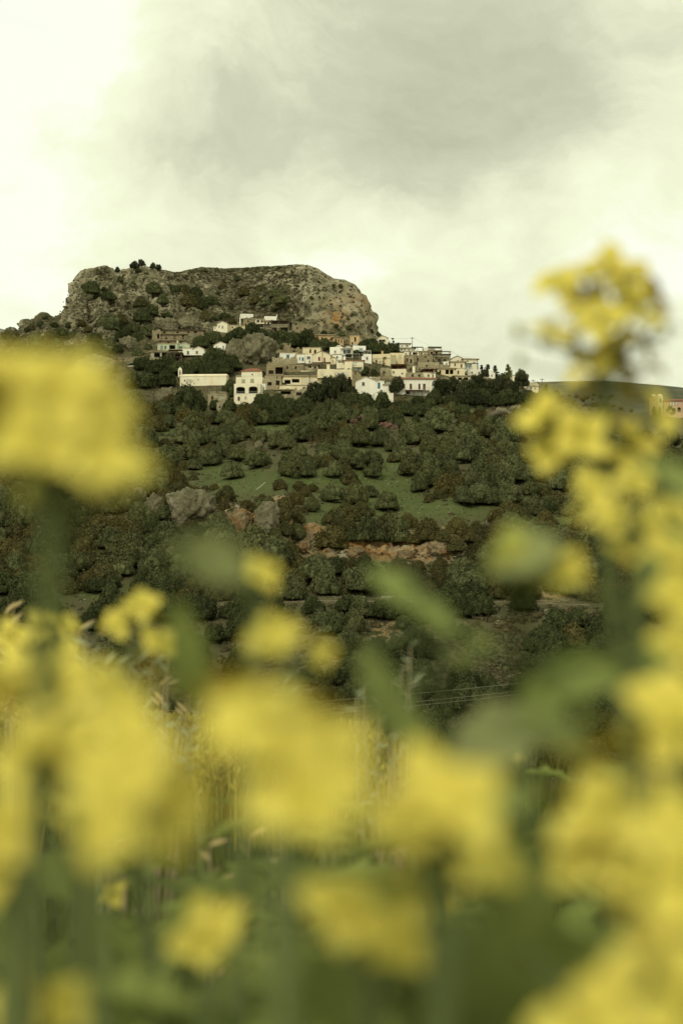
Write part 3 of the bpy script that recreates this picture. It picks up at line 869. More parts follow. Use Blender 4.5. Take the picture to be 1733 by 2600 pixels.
            q = MB(); q.tube([(x, .25, ztop - w * .95), (x, .25, ztop - w * 1.0), (x, .25, ztop - w * 1.25)], [.05, .12, .2], 8); q.build('bell', M['metal'], bt)
        elif kind == 'vault':       # barrel-vaulted chapel roof along x
            n_ = 10; hh = e_[1]; pr = [(D / 2 - math.cos(math.pi * i / n_) * (D / 2 + .12), zt + .01 + math.sin(math.pi * i / n_) * hh) for i in range(n_ + 1)]
            for i in range(n_): q.poly([(xa - .1, pr[i][0], pr[i][1]), (xb + .1, pr[i][0], pr[i][1]), (xb + .1, pr[i + 1][0], pr[i + 1][1]), (xa - .1, pr[i + 1][0], pr[i + 1][1])])
            q.poly([(xa - .1, p[0], p[1]) for p in pr]); q.poly([(xb + .1, p[0], p[1]) for p in pr][::-1])
            q.build('roof', M['cream'], root)
        elif kind == 'cornice':
            _, zz = loc(uc, e_[1]); q.box(xa - .08, xb + .08, -.09, -.003, zz, zz + .14); q.build('cornice', M[e_[2] if len(e_) > 2 else 'slab'], root)
        elif kind == 'drain':
            x, _ = loc(e_[1], v0); q.tube([(x, -.07, zt - .1), (x, -.07, -1)], .05, 6); q.build('drainpipe', M['metal'], root)
        elif kind == 'side':        # side wing stepping back on the right or left
            a = e_[1]; pass
        elif kind == 'dome':
            x, _ = loc(e_[1], v0); _, ztop = loc(e_[1], e_[2]); r_ = e_[3]
            q.tube([(x, r_ + .2, zt - .3), (x, r_ + .2, ztop - r_ * .7)], r_, 14)
            q.build('drum', M[wall], root); q = MB()
            q.tube([(x, r_ + .2, ztop - r_ * .7 + .01 + r_ * .9 * math.sin(t)) for t in [i * math.pi / 12 for i in range(7)]], [r_ * 1.06 * math.cos(t) + .01 for t in [i * math.pi / 12 for i in range(7)]], 14)
            q.build('dome', M[e_[4] if len(e_) > 4 else 'slab'], root)
    if into is not None:        # a wing of an existing building: its pieces become parts of that building
        bpy.context.view_layer.update()
        Mx = Matrix.Translation(into.location) @ into.rotation_euler.to_matrix().to_4x4(); Ms = Matrix.Translation(root.location) @ root.rotation_euler.to_matrix().to_4x4()
        rel = Mx.inverted() @ Ms
        for ch in [c for c in bpy.data.objects if c.parent == root]:
            ch.parent = into; ch.matrix_local = rel @ ch.matrix_basis
        bpy.data.objects.remove(root)
        return into
    return root


H = house
# --- upper row under the rock
H('stone_hut', 'ruin', 'small ruined stone hut with a tall doorway ending the top stone row', 386, 842, 410, 862, 'stone', [(399, 848, 404.5, 859.5, 'open')], 'ruin', -8)
H('stone_house', 'house', 'long abandoned stone house with three dark windows under a thin flat slab', 411, 850, 478, 867, 'stone', [(419, 855, 425, 861, 'dark'), (441, 853, 446, 862, 'brown'), (462, 850.5, 467.5, 861, 'dark')], 'slab', 0, slabmat='darkslab', extras=[('cornice', 857)])
H('stone_house', 'house', 'low stone house row with a rusty flat roof directly behind the abandoned stone house', 420, 839, 517, 849, 'stone', [(448, 842, 454, 846, 'dark'), (476, 842, 481, 846, 'dark'), (492, 841, 500, 846, 'dark')], 'slab', 3, slabmat='darkslab')
H('stone_shed', 'shed', 'dark open stone shed under a brown slab, uphill of the pale green house', 408, 866, 468, 875, 'stone', [(457, 866.5, 467, 875, 'open'), (425, 868, 431, 873, 'dark')], 'slab', 0, slabmat='darkslab')
H('plaster_house', 'house', 'cream gabled house with a long low eave at the edge of the upper village row', 551, 822, 577, 841, 'palecream', [(555, 826, 558, 832, 'dark'), (563, 827, 566.5, 834, 'dark')], 'gabley', -18)
H('plaster_house', 'house', 'low yellow annex with a straight pale eave beside the cream gabled house', 579, 826, 622, 840, 'yellow', [(588, 829, 592, 834, 'dark')], 'flat', 4, extras=[('chimney', 609.5, 806, .35, 'white')])
H('plaster_house', 'house', 'tiny cream lean-to at the low end of the cream gabled house', 542, 829, 551, 838, 'palecream', [(545, 831, 547.5, 836, 'dark')], 'flat', 0)
H('stone_house', 'house', 'two-storey stone and cream house with white porch posts in the top row', 618, 809, 648, 832, 'stone', [(628, 814, 632, 818, 'dark'), (622, 822, 626, 829, 'dark')], 'flat', 5, extras=[('chimney', 622, 799, .35, 'white')])
H('plaster_house', 'house', 'cream house with a dark verandah and white pillars in the middle of the top row', 648, 811, 672, 833, 'cream', [(651, 812, 659, 819, 'dark'), (662, 812, 666, 819, 'open'), (655, 824, 668, 830, 'dark')], 'flat', 6)
H('plaster_house', 'house', 'cream house with three dark openings beside the dark balcony house', 668, 815, 694, 833, 'cream', [(671, 816, 676, 823, 'dark'), (679, 817, 684, 823, 'open'), (687, 818, 690, 823, 'dark')], 'slab', 4, slabmat='slab', extras=[('canopy', 652, 824, 694, 829, 'darkslab', 1.5)])
H('white_roof_house', 'house', 'white roof terrace with a low parapet highest in the village', 610, 797, 643, 806, 'white', [(620, 800, 624, 804, 'dark')], 'parapet', 8)
H('white_roof_house', 'house', 'white flat-topped house just uphill of the dark balcony house', 671, 803, 702, 813, 'white', [], 'parapet', 6, extras=[('chimney', 703, 798, .3, 'white')])
H('balcony_house', 'house', 'dark concrete house with a wide overhanging roof and a long pale balcony', 690, 819, 735, 843, 'darkconc', [(694, 819.5, 704, 825, 'open'), (708, 819.5, 730, 825, 'open'), (697, 834, 703, 842, 'dark'), (714, 833, 730, 842, 'dark')], 'slab', -4, slabmat='darkslab', extras=[('balcony', 686, 824, 733, 831, 'solid'), ('canopy', 686, 816, 734, 817.5, 'darkslab', 2.0), ('canopy', 704, 833, 710, 845, 'slab', 1.4)])
H('stone_house', 'house', 'roofless stone strip house stepping down below the ochre cliff', 744, 828, 803, 840, 'stone', [(752, 831, 756, 836, 'dark'), (772, 832, 776, 837, 'dark'), (788, 833, 792, 838, 'dark')], 'ruin', 12)
H('ochre_row_house', 'house', 'long orange-washed terrace house with a row of dark windows below the cliff', 797, 851, 846, 867, 'ochre', [(803, 855, 808, 861, 'dark'), (815, 856, 819, 861, 'dark'), (826, 857, 830, 862, 'dark'), (838, 857, 842, 864, 'brown')], 'slab', 10)
H('ochre_row_house', 'house', 'second orange terrace house with three doors, downhill end of the orange row', 846, 857, 872, 874, 'ochre', [(850, 861, 854, 868, 'dark'), (858, 862, 861, 869, 'dark'), (865, 862, 868, 870, 'dark')], 'slab', 10)
H('ochre_tower_house', 'house', 'narrow two-storey orange house with one tall window at the end of the orange row', 888, 852, 911, 877, 'ochre', [(899, 856, 903.5, 867, 'dark'), (892, 869, 896, 875, 'dark')], 'flat', -10)
H('stone_house', 'house', 'low stone outbuilding between the orange row and the narrow orange house', 873, 860, 888, 872, 'stone', [(878, 863, 881, 868, 'dark')], 'ruin', 4)

# --- left cluster
pgh = H('pale_green_house', 'house', 'pale green and cream house with a big dark loggia above the concrete frame', 400, 873, 452, 890, 'greenwash', [(408, 878, 414, 887, 'blue'), (418, 878, 422, 886, 'glass'), (430, 876, 445, 886.5, 'open')], 'flat', 0, extras=[('chimney', 450, 864, .5)])
H('pale_green_house', 'house', 'pale green gable wall with one wide window beside the big dark loggia', 453, 875, 482, 893, 'greenwash', [(452.5, 879, 463, 885, 'green')], 'gabley', 6, into=pgh)
ucf = H('concrete_frame_house', 'house', 'unfinished grey concrete house with two black square openings', 383, 893, 421, 912, 'concrete', [(391, 895, 406.5, 907, 'open'), (410.5, 894.5, 420, 907, 'open')], 'slab', -4, extras=[('cornice', 909)])
H('concrete_base', 'house', 'dim concrete lower storey carrying the unfinished grey house', 374, 914, 421, 927, 'concrete', [(377, 916, 383, 921, 'open'), (398, 917, 418, 925, 'dark')], 'slab', -2, slabmat='slab', Yd=-1.2, into=ucf)
H('timber_terrace_house', 'house', 'rusty timber terrace house with stacked dark canopies beside the unfinished concrete house', 423, 897, 461, 918, 'darkconc', [(427, 899, 441, 905, 'open'), (444, 899, 458, 905, 'open'), (427, 909, 455, 916, 'dark')], 'slab', 3, slabmat='darkslab', extras=[('canopy', 430, 890, 464, 897, 'rust', 2.2), ('canopy', 423, 906, 461, 915, 'darkslab', 1.4), ('chimney', 456, 884, .45, 'palestone')])
wgh = H('white_house', 'house', 'low white house with green shutters and a sloping gable', 463, 884, 490, 903, 'white', [(474.5, 891, 480.5, 899.5, 'green')], 'flat', 0, slabmat='slab')
H('white_house', 'house', 'white gabled wing with one green shutter beside the low white house', 490, 886, 518, 904, 'white', [(497, 891, 503, 898, 'green')], 'gabley', -5, extras=[('canopy', 462, 904, 512, 912, 'darkslab', 1.6)], into=wgh)
H('white_house', 'house', 'tiny white house with two small windows between the trees beside the giant boulder', 542, 876, 578, 897, 'white', [(548, 882, 551.5, 888, 'dark'), (565, 877.5, 569, 884, 'glass')], 'gabley', -14)

# --- chapel and the tall house
H('chapel', 'chapel', 'long cream chapel with a barrel roof and a slim white bell gable', 457, 955, 574, 979, 'palecream', [(502, 962, 505, 966, 'dark')], 'none', -3, depth=5.5, extras=[('vault', .9), ('belltower', 457, 932, 1.1), ('belltower', 570, 950, .6), ('cornice', 955, 'white')])
H('stone_house', 'house', 'pale stone house with grey shutters and a roofed terrace just below the chapel', 528, 997, 575, 1028, 'palestone', [(554, 1004, 565, 1017, 'grey'), (536, 1005, 542, 1015, 'brown')], 'flat', 0, extras=[('canopy', 528, 979.5, 574, 993, 'darkslab', .8), ('cornice', 996, 'slab')])
H('stone_hut', 'ruin', 'narrow pale stone lower wall under the stone house below the chapel', 550, 1026, 568, 1044, 'palestone', [(556, 1031, 560, 1036, 'dark')], 'ruin', 0, Yd=-1)
villa = H('villa', 'house', 'tall white and cream villa with two arched loggias and a red hipped roof', 594, 974, 660, 1027, 'palecream', [(599, 982, 622, 999.5, 'arch'), (631, 981, 653.5, 999, 'arch'), (603, 1007, 609.5, 1017, 'brown'), (621, 1006, 626, 1013, 'grey'), (613, 963, 614, 964, 'dark')], 'parapet', -6, depth=5.5, extras=[('drain', 655), ('cornice', 1000, 'sh_white')])
H('villa_upper_storey', 'house', 'white upper floor with two grey shutters set back over the arched loggias', 599, 957, 666, 976, 'palecream', [(613, 963, 622.5, 972, 'grey'), (635, 961.5, 645, 971, 'grey')], 'parapet', -6, depth=4.5, extras=[('cornice', 955, 'sh_white')], into=villa)
H('villa_attic', 'house', 'small cream attic with one square hole under the red hipped roof', 613, 943, 665, 957, 'palecream', [(638, 949, 643, 953, 'dark')], 'hip', -6, depth=4.5, into=villa)
H('villa_stair_wing', 'house', 'stepped white wing falling away behind the arched villa', 663, 974, 678, 1002, 'white', [(668, 982, 671, 990, 'dark')], 'parapet', 22, depth=5, Yd=5, into=villa)

# --- centre
H('ruin', 'ruin', 'roofless stone ruin with a black timber loft beside the arched villa', 676, 925, 719, 962, 'stone', [(699, 932, 718, 950, 'open'), (682, 940, 694, 950, 'dark'), (698, 957, 705, 962, 'dark')], 'ruin', 0, extras=[('cornice', 951, 'slab')])
H('ruin', 'ruin', 'crumbling lower stone wall overgrown below the black timber loft', 672, 962, 715, 990, 'palestone', [(700, 966, 710, 978, 'dark'), (679, 970, 690, 979, 'dark')], 'ruin', 6)
H('stone_house', 'house', 'plain stone house with two small square windows behind the long cream building', 719, 926, 770, 944, 'stone', [(727, 930, 731.5, 937, 'dark'), (748, 930, 753, 937, 'dark')], 'parapet', 0)
H('stone_house', 'house', 'low stone house with a flat dark eave beside the two-window stone house', 770, 927, 808, 939, 'palestone', [(783, 929, 790, 934, 'dark'), (797, 930, 802, 936, 'dark')], 'slab', 3, slabmat='darkslab')
lcb = H('cream_building', 'house', 'long cream building with two wide dark verandah openings and white shutters', 719, 955, 807, 978, 'cream', [(722, 964, 737.5, 975, 'open'), (741, 961.5, 760, 971.5, 'open'), (774, 962, 780, 972, 'white'), (787, 960, 795, 973, 'white')], 'slab', 5, extras=[('drain', 767)])
H('cream_building', 'house', 'cream ground storey running below the wide dark verandahs', 710, 979, 806, 999, 'cream', [(725, 986, 735, 992, 'dark'), (768, 982, 776, 988, 'dark')], 'flat', 5, Yd=-1.5, into=lcb)
H('cream_building', 'house', 'tall plain cream block with a dark doorway under a thin canopy', 806, 937, 849, 988, 'cream', [(817, 966, 822.5, 980, 'door_dark'), (815, 945, 820, 952, 'white')], 'parapet', 2, extras=[('canopy', 806, 961, 848, 963, 'darkslab', 1.2), ('chimney', 833, 925, .9)])
H('cream_building', 'house', 'low cream wing with an empty parapet uphill of the verandah building', 764, 941, 806, 956, 'cream', [(780, 947, 785, 952, 'white')], 'parapet', 4, Yd=6)
H('cream_building', 'house', 'broad cream block with a big white shuttered window under the square tower', 849, 938, 893, 976, 'cream', [(852, 944, 863, 953, 'white'), (868, 945, 880, 954, 'white')], 'parapet', -2)
H('square_tower', 'tower', 'plain cream square tower standing on the broad cream block', 876, 919, 893, 950, 'palecream', [], 'parapet', -4, depth=3, Yd=2)
H('plaster_house', 'house', 'pale pink-cream house with a dark roof strip uphill of the cream blocks', 854, 915, 876, 936, 'palecream', [(857, 917, 873, 921, 'dark')], 'flat', 0, extras=[('chimney', 857, 910, .4)])
H('ruin', 'ruin', 'broken wall ends of a fallen stone house below the verandah building', 744, 992, 790, 1012, 'palestone', [(752, 996, 766, 1004, 'dark'), (772, 995, 783, 1008, 'open')], 'ruin', 2, Yd=-2)
H('stone_shed', 'shed', 'flat-roofed stone shed with a black front beside the broken wall ends', 700, 990, 744, 1008, 'palestone', [(712, 993, 738, 1001, 'open')], 'slab', -2, slabmat='slab', Yd=-2)
H('plaster_house', 'house', 'small yellow house with two brown windows in front of the dark trees', 768, 883, 813, 902, 'yellow', [(785, 887, 790, 896, 'brown'), (797, 888, 802.5, 898, 'dark')], 'flat', -8)
H('plaster_house', 'house', 'yellow-cream house with red shutters and a red door under a low gable', 793, 901, 838, 926, 'cream', [(807, 906, 813, 915.5, 'red'), (821, 908, 826, 921, 'door_red')], 'gabley', -6, extras=[('canopy', 793, 921, 838, 925, 'darkslab', 1.0)])
H('plaster_house', 'house', 'narrow cream lean-to against the house with the red door', 839, 910, 853, 925, 'cream', [(843, 914, 846, 921, 'dark')], 'gabley', 14)
H('white_house', 'house', 'long white house with a bright blue shuttered window below the stone ruin', 710, 896, 756, 916, 'white', [(727, 900, 734.5, 910, 'azure')], 'flat', 8)
H('white_house', 'house', 'white house with two blue doors between the long white house and the white cube', 753, 899, 774, 922, 'white', [(759, 907, 763, 914, 'glass'), (766, 907, 771.5, 916, 'azure')], 'flat', 8)
H('white_house', 'house', 'small white cube house with a wide window and a dark archway', 775, 901, 792, 923, 'white', [(778.5, 904.5, 788, 912, 'glass'), (784, 915, 788, 921, 'dark')], 'parapet', 0)
H('ruin', 'ruin', 'grey roofless stone ruin standing over the long white house', 700, 877, 738, 895, 'stone', [(713, 882, 718, 888, 'dark')], 'ruin', 3)
H('ruin', 'ruin', 'low stone ruin between the grey ruin and the small yellow house', 739, 888, 768, 899, 'stone', [(743, 889, 749, 896, 'dark')], 'ruin', 5)
H('white_roof_house', 'shed', 'white roofed shed end peeping out beside the giant boulder', 697, 884, 712, 893, 'white', [(700, 887, 708, 891, 'dark')], 'slab', 0, slabmat='slab')
H('white_house', 'house', 'large white house with a tall terrace frame in the middle of the upper houses', 837, 881, 868, 905, 'white', [(848, 890, 853, 896, 'glass')], 'parapet', -10, extras=[('canopy', 866, 886, 895, 897, 'metal', 1.5), ('tank', 855)])
H('white_house', 'house', 'white house with a rooftop tank and a dark terrace behind metal posts', 868, 883, 896, 908, 'white', [(871, 888, 890, 898, 'glass'), (874, 901, 892, 907, 'dark')], 'parapet', 0, extras=[('tank', 884), ('canopy', 876, 900, 912, 910, 'metal', 1.6)])
H('white_house', 'house', 'white house with a pale blue glass balcony uphill of the metal pergola', 896, 878, 928, 902, 'white', [(911, 884, 921, 892, 'blue')], 'parapet', 4, extras=[('tank', 904), ('canopy', 903, 894, 940, 908, 'metal', 2.0)])
H('white_house', 'house', 'low white house with a blue door below the large terrace house', 844, 900, 868, 918, 'white', [(853, 904, 858, 913, 'door_azure')], 'flat', 0)
H('white_house', 'house', 'white block with a thin frame on its roof near the tall chimneys', 923, 899, 943, 923, 'white', [(929, 906, 934, 914, 'dark')], 'parapet', 4, extras=[('pergola', 924, 889, 941, 'metal')])
H('terrace_house', 'house', 'white terrace house with a red roof edge and two round white chimneys', 874, 916, 922, 941, 'palecream', [(895, 920, 905, 928, 'white'), (880, 922, 886, 930, 'glass'), (905, 932, 916, 940, 'blue')], 'slab', 2, slabmat='tile', extras=[('chimney', 874, 905, .8, 'white'), ('chimney', 922, 905, 1.0, 'white'), ('balcony', 876, 928, 919, 933)])

# --- right-hand quarter
H('plaster_house', 'house', 'long yellow-cream house with a stepped parapet and a chimney stub', 945, 899, 990, 925, 'yellow', [(953, 914, 957, 921, 'dark'), (975, 906, 980, 912, 'dark')], 'parapet', -16, extras=[('chimney', 968, 891, .5, 'ochre'), ('cornice', 911)])
H('plaster_house', 'house', 'higher yellow-cream block with one small white window beside the chimney stub', 990, 896, 1025, 926, 'yellow', [(1013, 902, 1018, 909, 'white'), (1000, 914, 1005, 921, 'dark')], 'parapet', -3)
H('white_house', 'house', 'cream gabled house with a dark car-port at the foot of the cliff end', 958, 858, 984, 870, 'palecream', [(961, 862, 978, 868, 'dark')], 'gabley', 0)
H('white_house', 'house', 'tiny white house half hidden beside the gabled car-port house', 938, 861, 957, 873, 'white', [(943, 864, 947, 870, 'glass'), (950, 864, 953, 869, 'dark')], 'flat', 6)
H('white_house', 'house', 'white house with a dark flat roof on the ridge behind the cypresses', 1009, 873, 1040, 885, 'white', [(1018, 877, 1022, 881, 'dark'), (1030, 876, 1035, 881, 'dark')], 'slab', 4, slabmat='darkslab')
H('white_house', 'house', 'long white house with three little windows below the dark flat roof', 1009, 884, 1052, 896, 'white', [(1017, 886, 1021, 890, 'dark'), (1025, 886, 1029, 890, 'dark'), (1036, 887, 1040, 891, 'dark')], 'slab', 2, slabmat='slab', extras=[('canopy', 1044, 882, 1072, 892, 'wood', 1.5)])
H('plaster_house', 'house', 'cream house with two tall dark doors on the ridge row', 1025, 892, 1062, 907, 'palecream', [(1038, 893.5, 1043.5, 903.5, 'dark'), (1047, 894, 1057, 903.5, 'open'), (1028, 896, 1032, 902, 'glass')], 'flat', 0)
H('plaster_house', 'house', 'cream house with one narrow brown door beside the two tall dark doors', 1062, 893, 1086, 908, 'cream', [(1067, 895, 1071.5, 903, 'brown'), (1077, 897, 1081, 904, 'dark')], 'slab', 4)
H('white_house', 'house', 'bright white block rising over the ridge row', 1073, 882, 1102, 902, 'white', [(1090, 889, 1094, 895, 'dark')], 'parapet', 2)
H('pergola_house', 'house', 'flat house carrying a brown timber pergola against the sky', 1086, 890, 1121, 904, 'palestone', [(1092, 893, 1098, 899, 'dark'), (1104, 893, 1110, 899, 'dark')], 'flat', 4, extras=[('pergola', 1088, 881, 1120, 'wood', 1)])
H('arcade_house', 'house', 'stone house with two arches and a roofed balcony below the timber pergola', 1101, 900, 1141, 922, 'palestone', [(1104, 901, 1109, 907, 'glass'), (1110, 912, 1120, 920, 'arch'), (1124, 912, 1133, 920, 'arch')], 'slab', 5, slabmat='darkslab', extras=[('balcony', 1102, 902, 1138, 907), ('canopy', 1100, 893, 1138, 902, 'wood', 1.5)])
H('ruin', 'ruin', 'roofless stone house with one square window below the ridge row', 1050, 904, 1098, 922, 'stone', [(1077, 904, 1082, 908.5, 'dark'), (1084, 914, 1088, 919, 'dark'), (1057, 909, 1062, 916, 'dark')], 'ruin', -4)
H('stone_house', 'house', 'square stone house with a walled yard between the two yellow-cream blocks and the ruin', 1026, 903, 1050, 927, 'palestone', [(1031, 910, 1036, 918, 'brown'), (1040, 912, 1045, 922, 'dark')], 'flat', 2)
H('walled_terrace', 'house', 'pale walled roof terrace jutting out in front of the arcade house', 1060, 920, 1113, 940, 'palestone', [(1080, 927, 1085, 933, 'dark')], 'parapet', -8, extras=[('cornice', 932)])
H('white_house', 'house', 'small white cube house beside the pale walled roof terrace', 1125, 918, 1142, 931, 'white', [(1131, 921, 1135, 927, 'dark')], 'parapet', 0)
H('tall_cream_house', 'house', 'tall cream house with three brown shuttered windows on two floors', 1142, 919, 1179, 952, 'cream', [(1152, 922, 1156.5, 929, 'brown'), (1168, 924, 1173, 933, 'brown'), (1160, 941, 1165, 949, 'brown')], 'slab', -5, extras=[('cornice', 936)])
H('plaster_house', 'house', 'pale gabled house with a dark roof right behind the tall cream house', 1146, 910, 1174, 922, 'palecream', [(1160, 914, 1164, 918, 'dark')], 'gabley', 0, slabmat='darkslab', Yd=4)
H('blue_verandah_house', 'house', 'house with a blue-painted verandah next to the tall cream house', 1179, 924, 1196, 943, 'white', [(1181, 926, 1186, 937, 'blue'), (1188, 926, 1194, 937, 'blue')], 'flat', 3, extras=[('canopy', 1179, 923, 1212, 937, 'sh_blue', 1.2)])
H('plaster_house', 'house', 'stepped pale house climbing to the ridge behind the blue verandah', 1176, 912, 1212, 926, 'palecream', [(1184, 915, 1188, 920, 'dark'), (1200, 919, 1205, 924, 'dark')], 'slab', 8, Yd=4)
H('white_house', 'house', 'long white house with a low parapet below the blue verandah', 1186, 938, 1226, 956, 'white', [(1195, 943, 1200, 949, 'glass'), (1213, 944, 1218, 950, 'dark')], 'parapet', 3)
H('white_house', 'house', 'white house with stepped roofs beside the small domed chapel', 1226, 943, 1243, 958, 'white', [(1231, 947, 1235, 953, 'dark')], 'parapet', 6)
H('domed_chapel', 'chapel', 'tiny white domed chapel beside the ridge conifers', 1239, 946, 1256, 963, 'white', [(1246, 951, 1249, 957, 'door_dark')], 'parapet', 0, extras=[('dome', 1246, 937, .9, 'white')])
H('stone_house', 'house', 'long mixed stone and cream house with a roof terrace in the lower right rows', 1032, 946, 1074, 964, 'palestone', [(1044, 950, 1049, 957, 'dark'), (1061, 950, 1066, 957, 'dark')], 'parapet', 0, extras=[('chimney', 1050, 930, .8, 'palecream')])
H('plaster_house', 'house', 'cream house with a white side wall under a dark metal pergola', 1074, 946, 1105, 964, 'palecream', [(1084, 950, 1090, 957, 'glass'), (1096, 951, 1100, 958, 'dark')], 'flat', 6, extras=[('pergola', 1076, 937, 1104, 'rust', 1)])
H('pergola_house', 'house', 'cream house with a black iron roof pergola above the big red-edged house', 990, 937, 1030, 956, 'cream', [(1018, 946, 1023, 951.5, 'dark'), (996, 942, 1001, 948, 'dark')], 'parapet', -6, extras=[('pergola', 992, 926, 1027, 'rust', 1)])
H('stone_house', 'house', 'long pale stone house with two small windows and a dish beside the black iron pergola', 966, 934, 990, 954, 'palestone', [(972, 942, 977, 948, 'dark')], 'parapet', 2)
H('loggia_house', 'house', 'yellow house with a deep dark columned loggia beside the tall cream house', 1110, 936, 1154, 954, 'yellow', [(1130, 938, 1139, 950, 'open'), (1141, 938, 1150, 950, 'open'), (1114, 940, 1119, 949, 'dark')], 'slab', 0)
H('plaster_house', 'house', 'cream house with a shallow verandah under the loggia house', 1153, 955, 1204, 972, 'cream', [(1162, 958, 1172, 965, 'open'), (1176, 958, 1188, 965, 'open'), (1194, 959, 1199, 967, 'dark')], 'slab', 2)
H('plaster_house', 'house', 'pale yellow house with a square window under a cream gable', 1111, 966, 1148, 990, 'yellow', [(1116, 974, 1122, 982, 'grey')], 'gabley', -5, slabmat='slab')
H('white_house', 'house', 'low white-roofed house in front of the pale yellow gabled house', 1124, 977, 1160, 990, 'white', [(1132, 981, 1138, 987, 'dark')], 'slab', -6, Yd=-2)
H('white_house', 'house', 'white flat house with a broad white cornice behind the dark pines', 1166, 967, 1199, 989, 'white', [(1172, 974, 1186, 982, 'grey'), (1190, 974, 1195, 984, 'dark')], 'slab', 0, slabmat='slab', extras=[('chimney', 1193, 960, .8)])
H('red_edged_house', 'house', 'big white house with a red roof edge and brown shutters', 1003, 963, 1109, 1003, 'white', [(1022, 974, 1028, 985, 'brown'), (1039, 974, 1045.5, 988, 'brown'), (1061, 974, 1067, 988, 'brown'), (1072.5, 974, 1080, 991, 'door_brown'), (1030, 993, 1040, 1001, 'dark')], 'redgable', 1, depth=7, extras=[('balcony', 1070, 984, 1089, 991.5), ('canopy', 1028, 992, 1070, 1003, 'rust', 2.0)])
wbd = H('white_house', 'house', 'white house with a blue door and one dark window at the village foot', 902, 968, 955, 1001, 'white', [(918, 970, 925.5, 979.5, 'dark')], 'gabley', -3)
H('white_house', 'house', 'white house end with a tall blue door ', 955, 967, 975, 1002, 'white', [(958, 971, 965, 987, 'door_azure')], 'flat', 2, extras=[('chimney', 940, 958, .6)], into=wbd)
H('white_house', 'house', 'low white annex with a dark glazed door between two white houses', 975, 977, 1001, 1003, 'white', [(986, 979, 993, 991, 'glass')], 'slab', 4, slabmat='slab', extras=[('tank', 988)])
H('white_box_house', 'house', 'small white roof box with a black window over the one-window house', 939, 957, 964, 971, 'white', [(949, 958, 957, 965.5, 'dark')], 'parapet', 0, Yd=3, into=wbd)
H('white_house', 'house', 'white garden wall house showing between trees below the low white annex', 951, 998, 998, 1014, 'white', [(960, 1001, 966, 1008, 'dark')], 'parapet', 8, Yd=-3)
H('plaster_house', 'house', 'cream house tucked behind the big pine on the far ridge', 1338, 980, 1366, 994, 'palecream', [(1345, 983, 1350, 988, 'dark'), (1356, 984, 1360, 989, 'dark')], 'gablex', 6, slabmat='slab')
M['pinkwash'] = mat_wall('pink_plaster', (0.55, 0.38, 0.27), 0.2)
H('plaster_house', 'house', 'pale low house behind a post fence beyond the ridge conifers', 1275, 953, 1308, 966, 'palecream', [(1281, 956, 1286, 961, 'dark'), (1296, 956, 1300, 961, 'dark')], 'flat', 0)
# the church on the far right
chu = H('church', 'church', 'pink and cream church with two rounded towers and a red tiled hall', 1652, 1006, 1667, 1046, 'pinkwash', [(1657, 1012, 1662, 1022, 'arch')], 'parapet', 0, depth=2.6, extras=[('dome', 1659.5, 1001, .85, 'palecream')])
H('church', 'church', 'second rounded cream church tower close beside the first one', 1669, 1006, 1682, 1046, 'cream', [(1672, 1012, 1679, 1022, 'arch')], 'parapet', 0, depth=2.6, extras=[('dome', 1675.5, 1001, .85, 'palecream')], into=chu)
H('church_hall', 'church', 'pink church hall with a rounded gable, white arches and a red tiled roof', 1684, 1018, 1770, 1058, 'pinkwash', [(1699, 1018, 1703, 1029, 'white'), (1706, 1016, 1711, 1029, 'white'), (1714, 1018, 1718, 1029, 'white'), (1689, 1036, 1699, 1048, 'arch'), (1703, 1036, 1714, 1048, 'arch'), (1718, 1034, 1727, 1046, 'arch')], 'redgable', -8, depth=6, into=chu)

# stone terrace walls between the houses
wall_specs = [(300, 905, 385, 918, 'rough stone retaining wall beside the unfinished concrete house'), (690, 905, 752, 925, 'overgrown stone retaining wall under the long white house'),
              (893, 940, 915, 985, 'tall rubble retaining wall beside the square cream tower'), (912, 955, 965, 968, 'low rubble wall above the one-window white house'),
              (1000, 926, 1062, 938, 'stone terrace wall below the two yellow-cream blocks'), (1100, 924, 1142, 936, 'stone terrace wall under the arcade house'),
              (960, 954, 1010, 963, 'stone garden wall behind the big red-edged house'), (1204, 955, 1240, 968, 'pale garden wall under the long white parapet house'), (640, 1000, 700, 1016, 'rubble field wall beside the arched villa'),
              (745, 1003, 760, 1020, 'short rubble wall below the fallen stone house'), (1060, 962, 1075, 970, 'stub of stone wall behind the big red-edged house')]
for i, (a, b_, c_, d_, lab) in enumerate(wall_specs):
    uc = (a + c_) / 2; Y0 = surfY(uc, d_) - .3; P0 = at(uc, d_, Y0); hw = (c_ - a) / 2 / FPX * Y0; hh = (d_ - b_) / FPX * Y0
    mbw = MB(); n_ = max(4, int(hw * 2 / .8)); rr = random.Random(i)
    for j in range(n_):
        x0 = -hw + 2 * hw * j / n_; x1 = -hw + 2 * hw * (j + 1) / n_; o_ = rr.uniform(0, .1)
        mbw.box(x0 + .002 * (j % 2), x1, o_, .9 + o_, -1.5, hh * rr.uniform(.72, 1.0))
    w_ = mbw.build('terrace_wall', M['palestone' if i % 2 else 'stone'], None, loc=P0)
    tag(w_, lab, 'wall', 'dry stone terrace walls in the village')

# ------------------------------------------------------------------ vegetation on the slope
def blob_points(n, seed, up=True):
    r_ = np.random.default_rng(seed); d = r_.normal(size=(n, 3)); d /= np.linalg.norm(d, axis=1)[:, None]
    return d


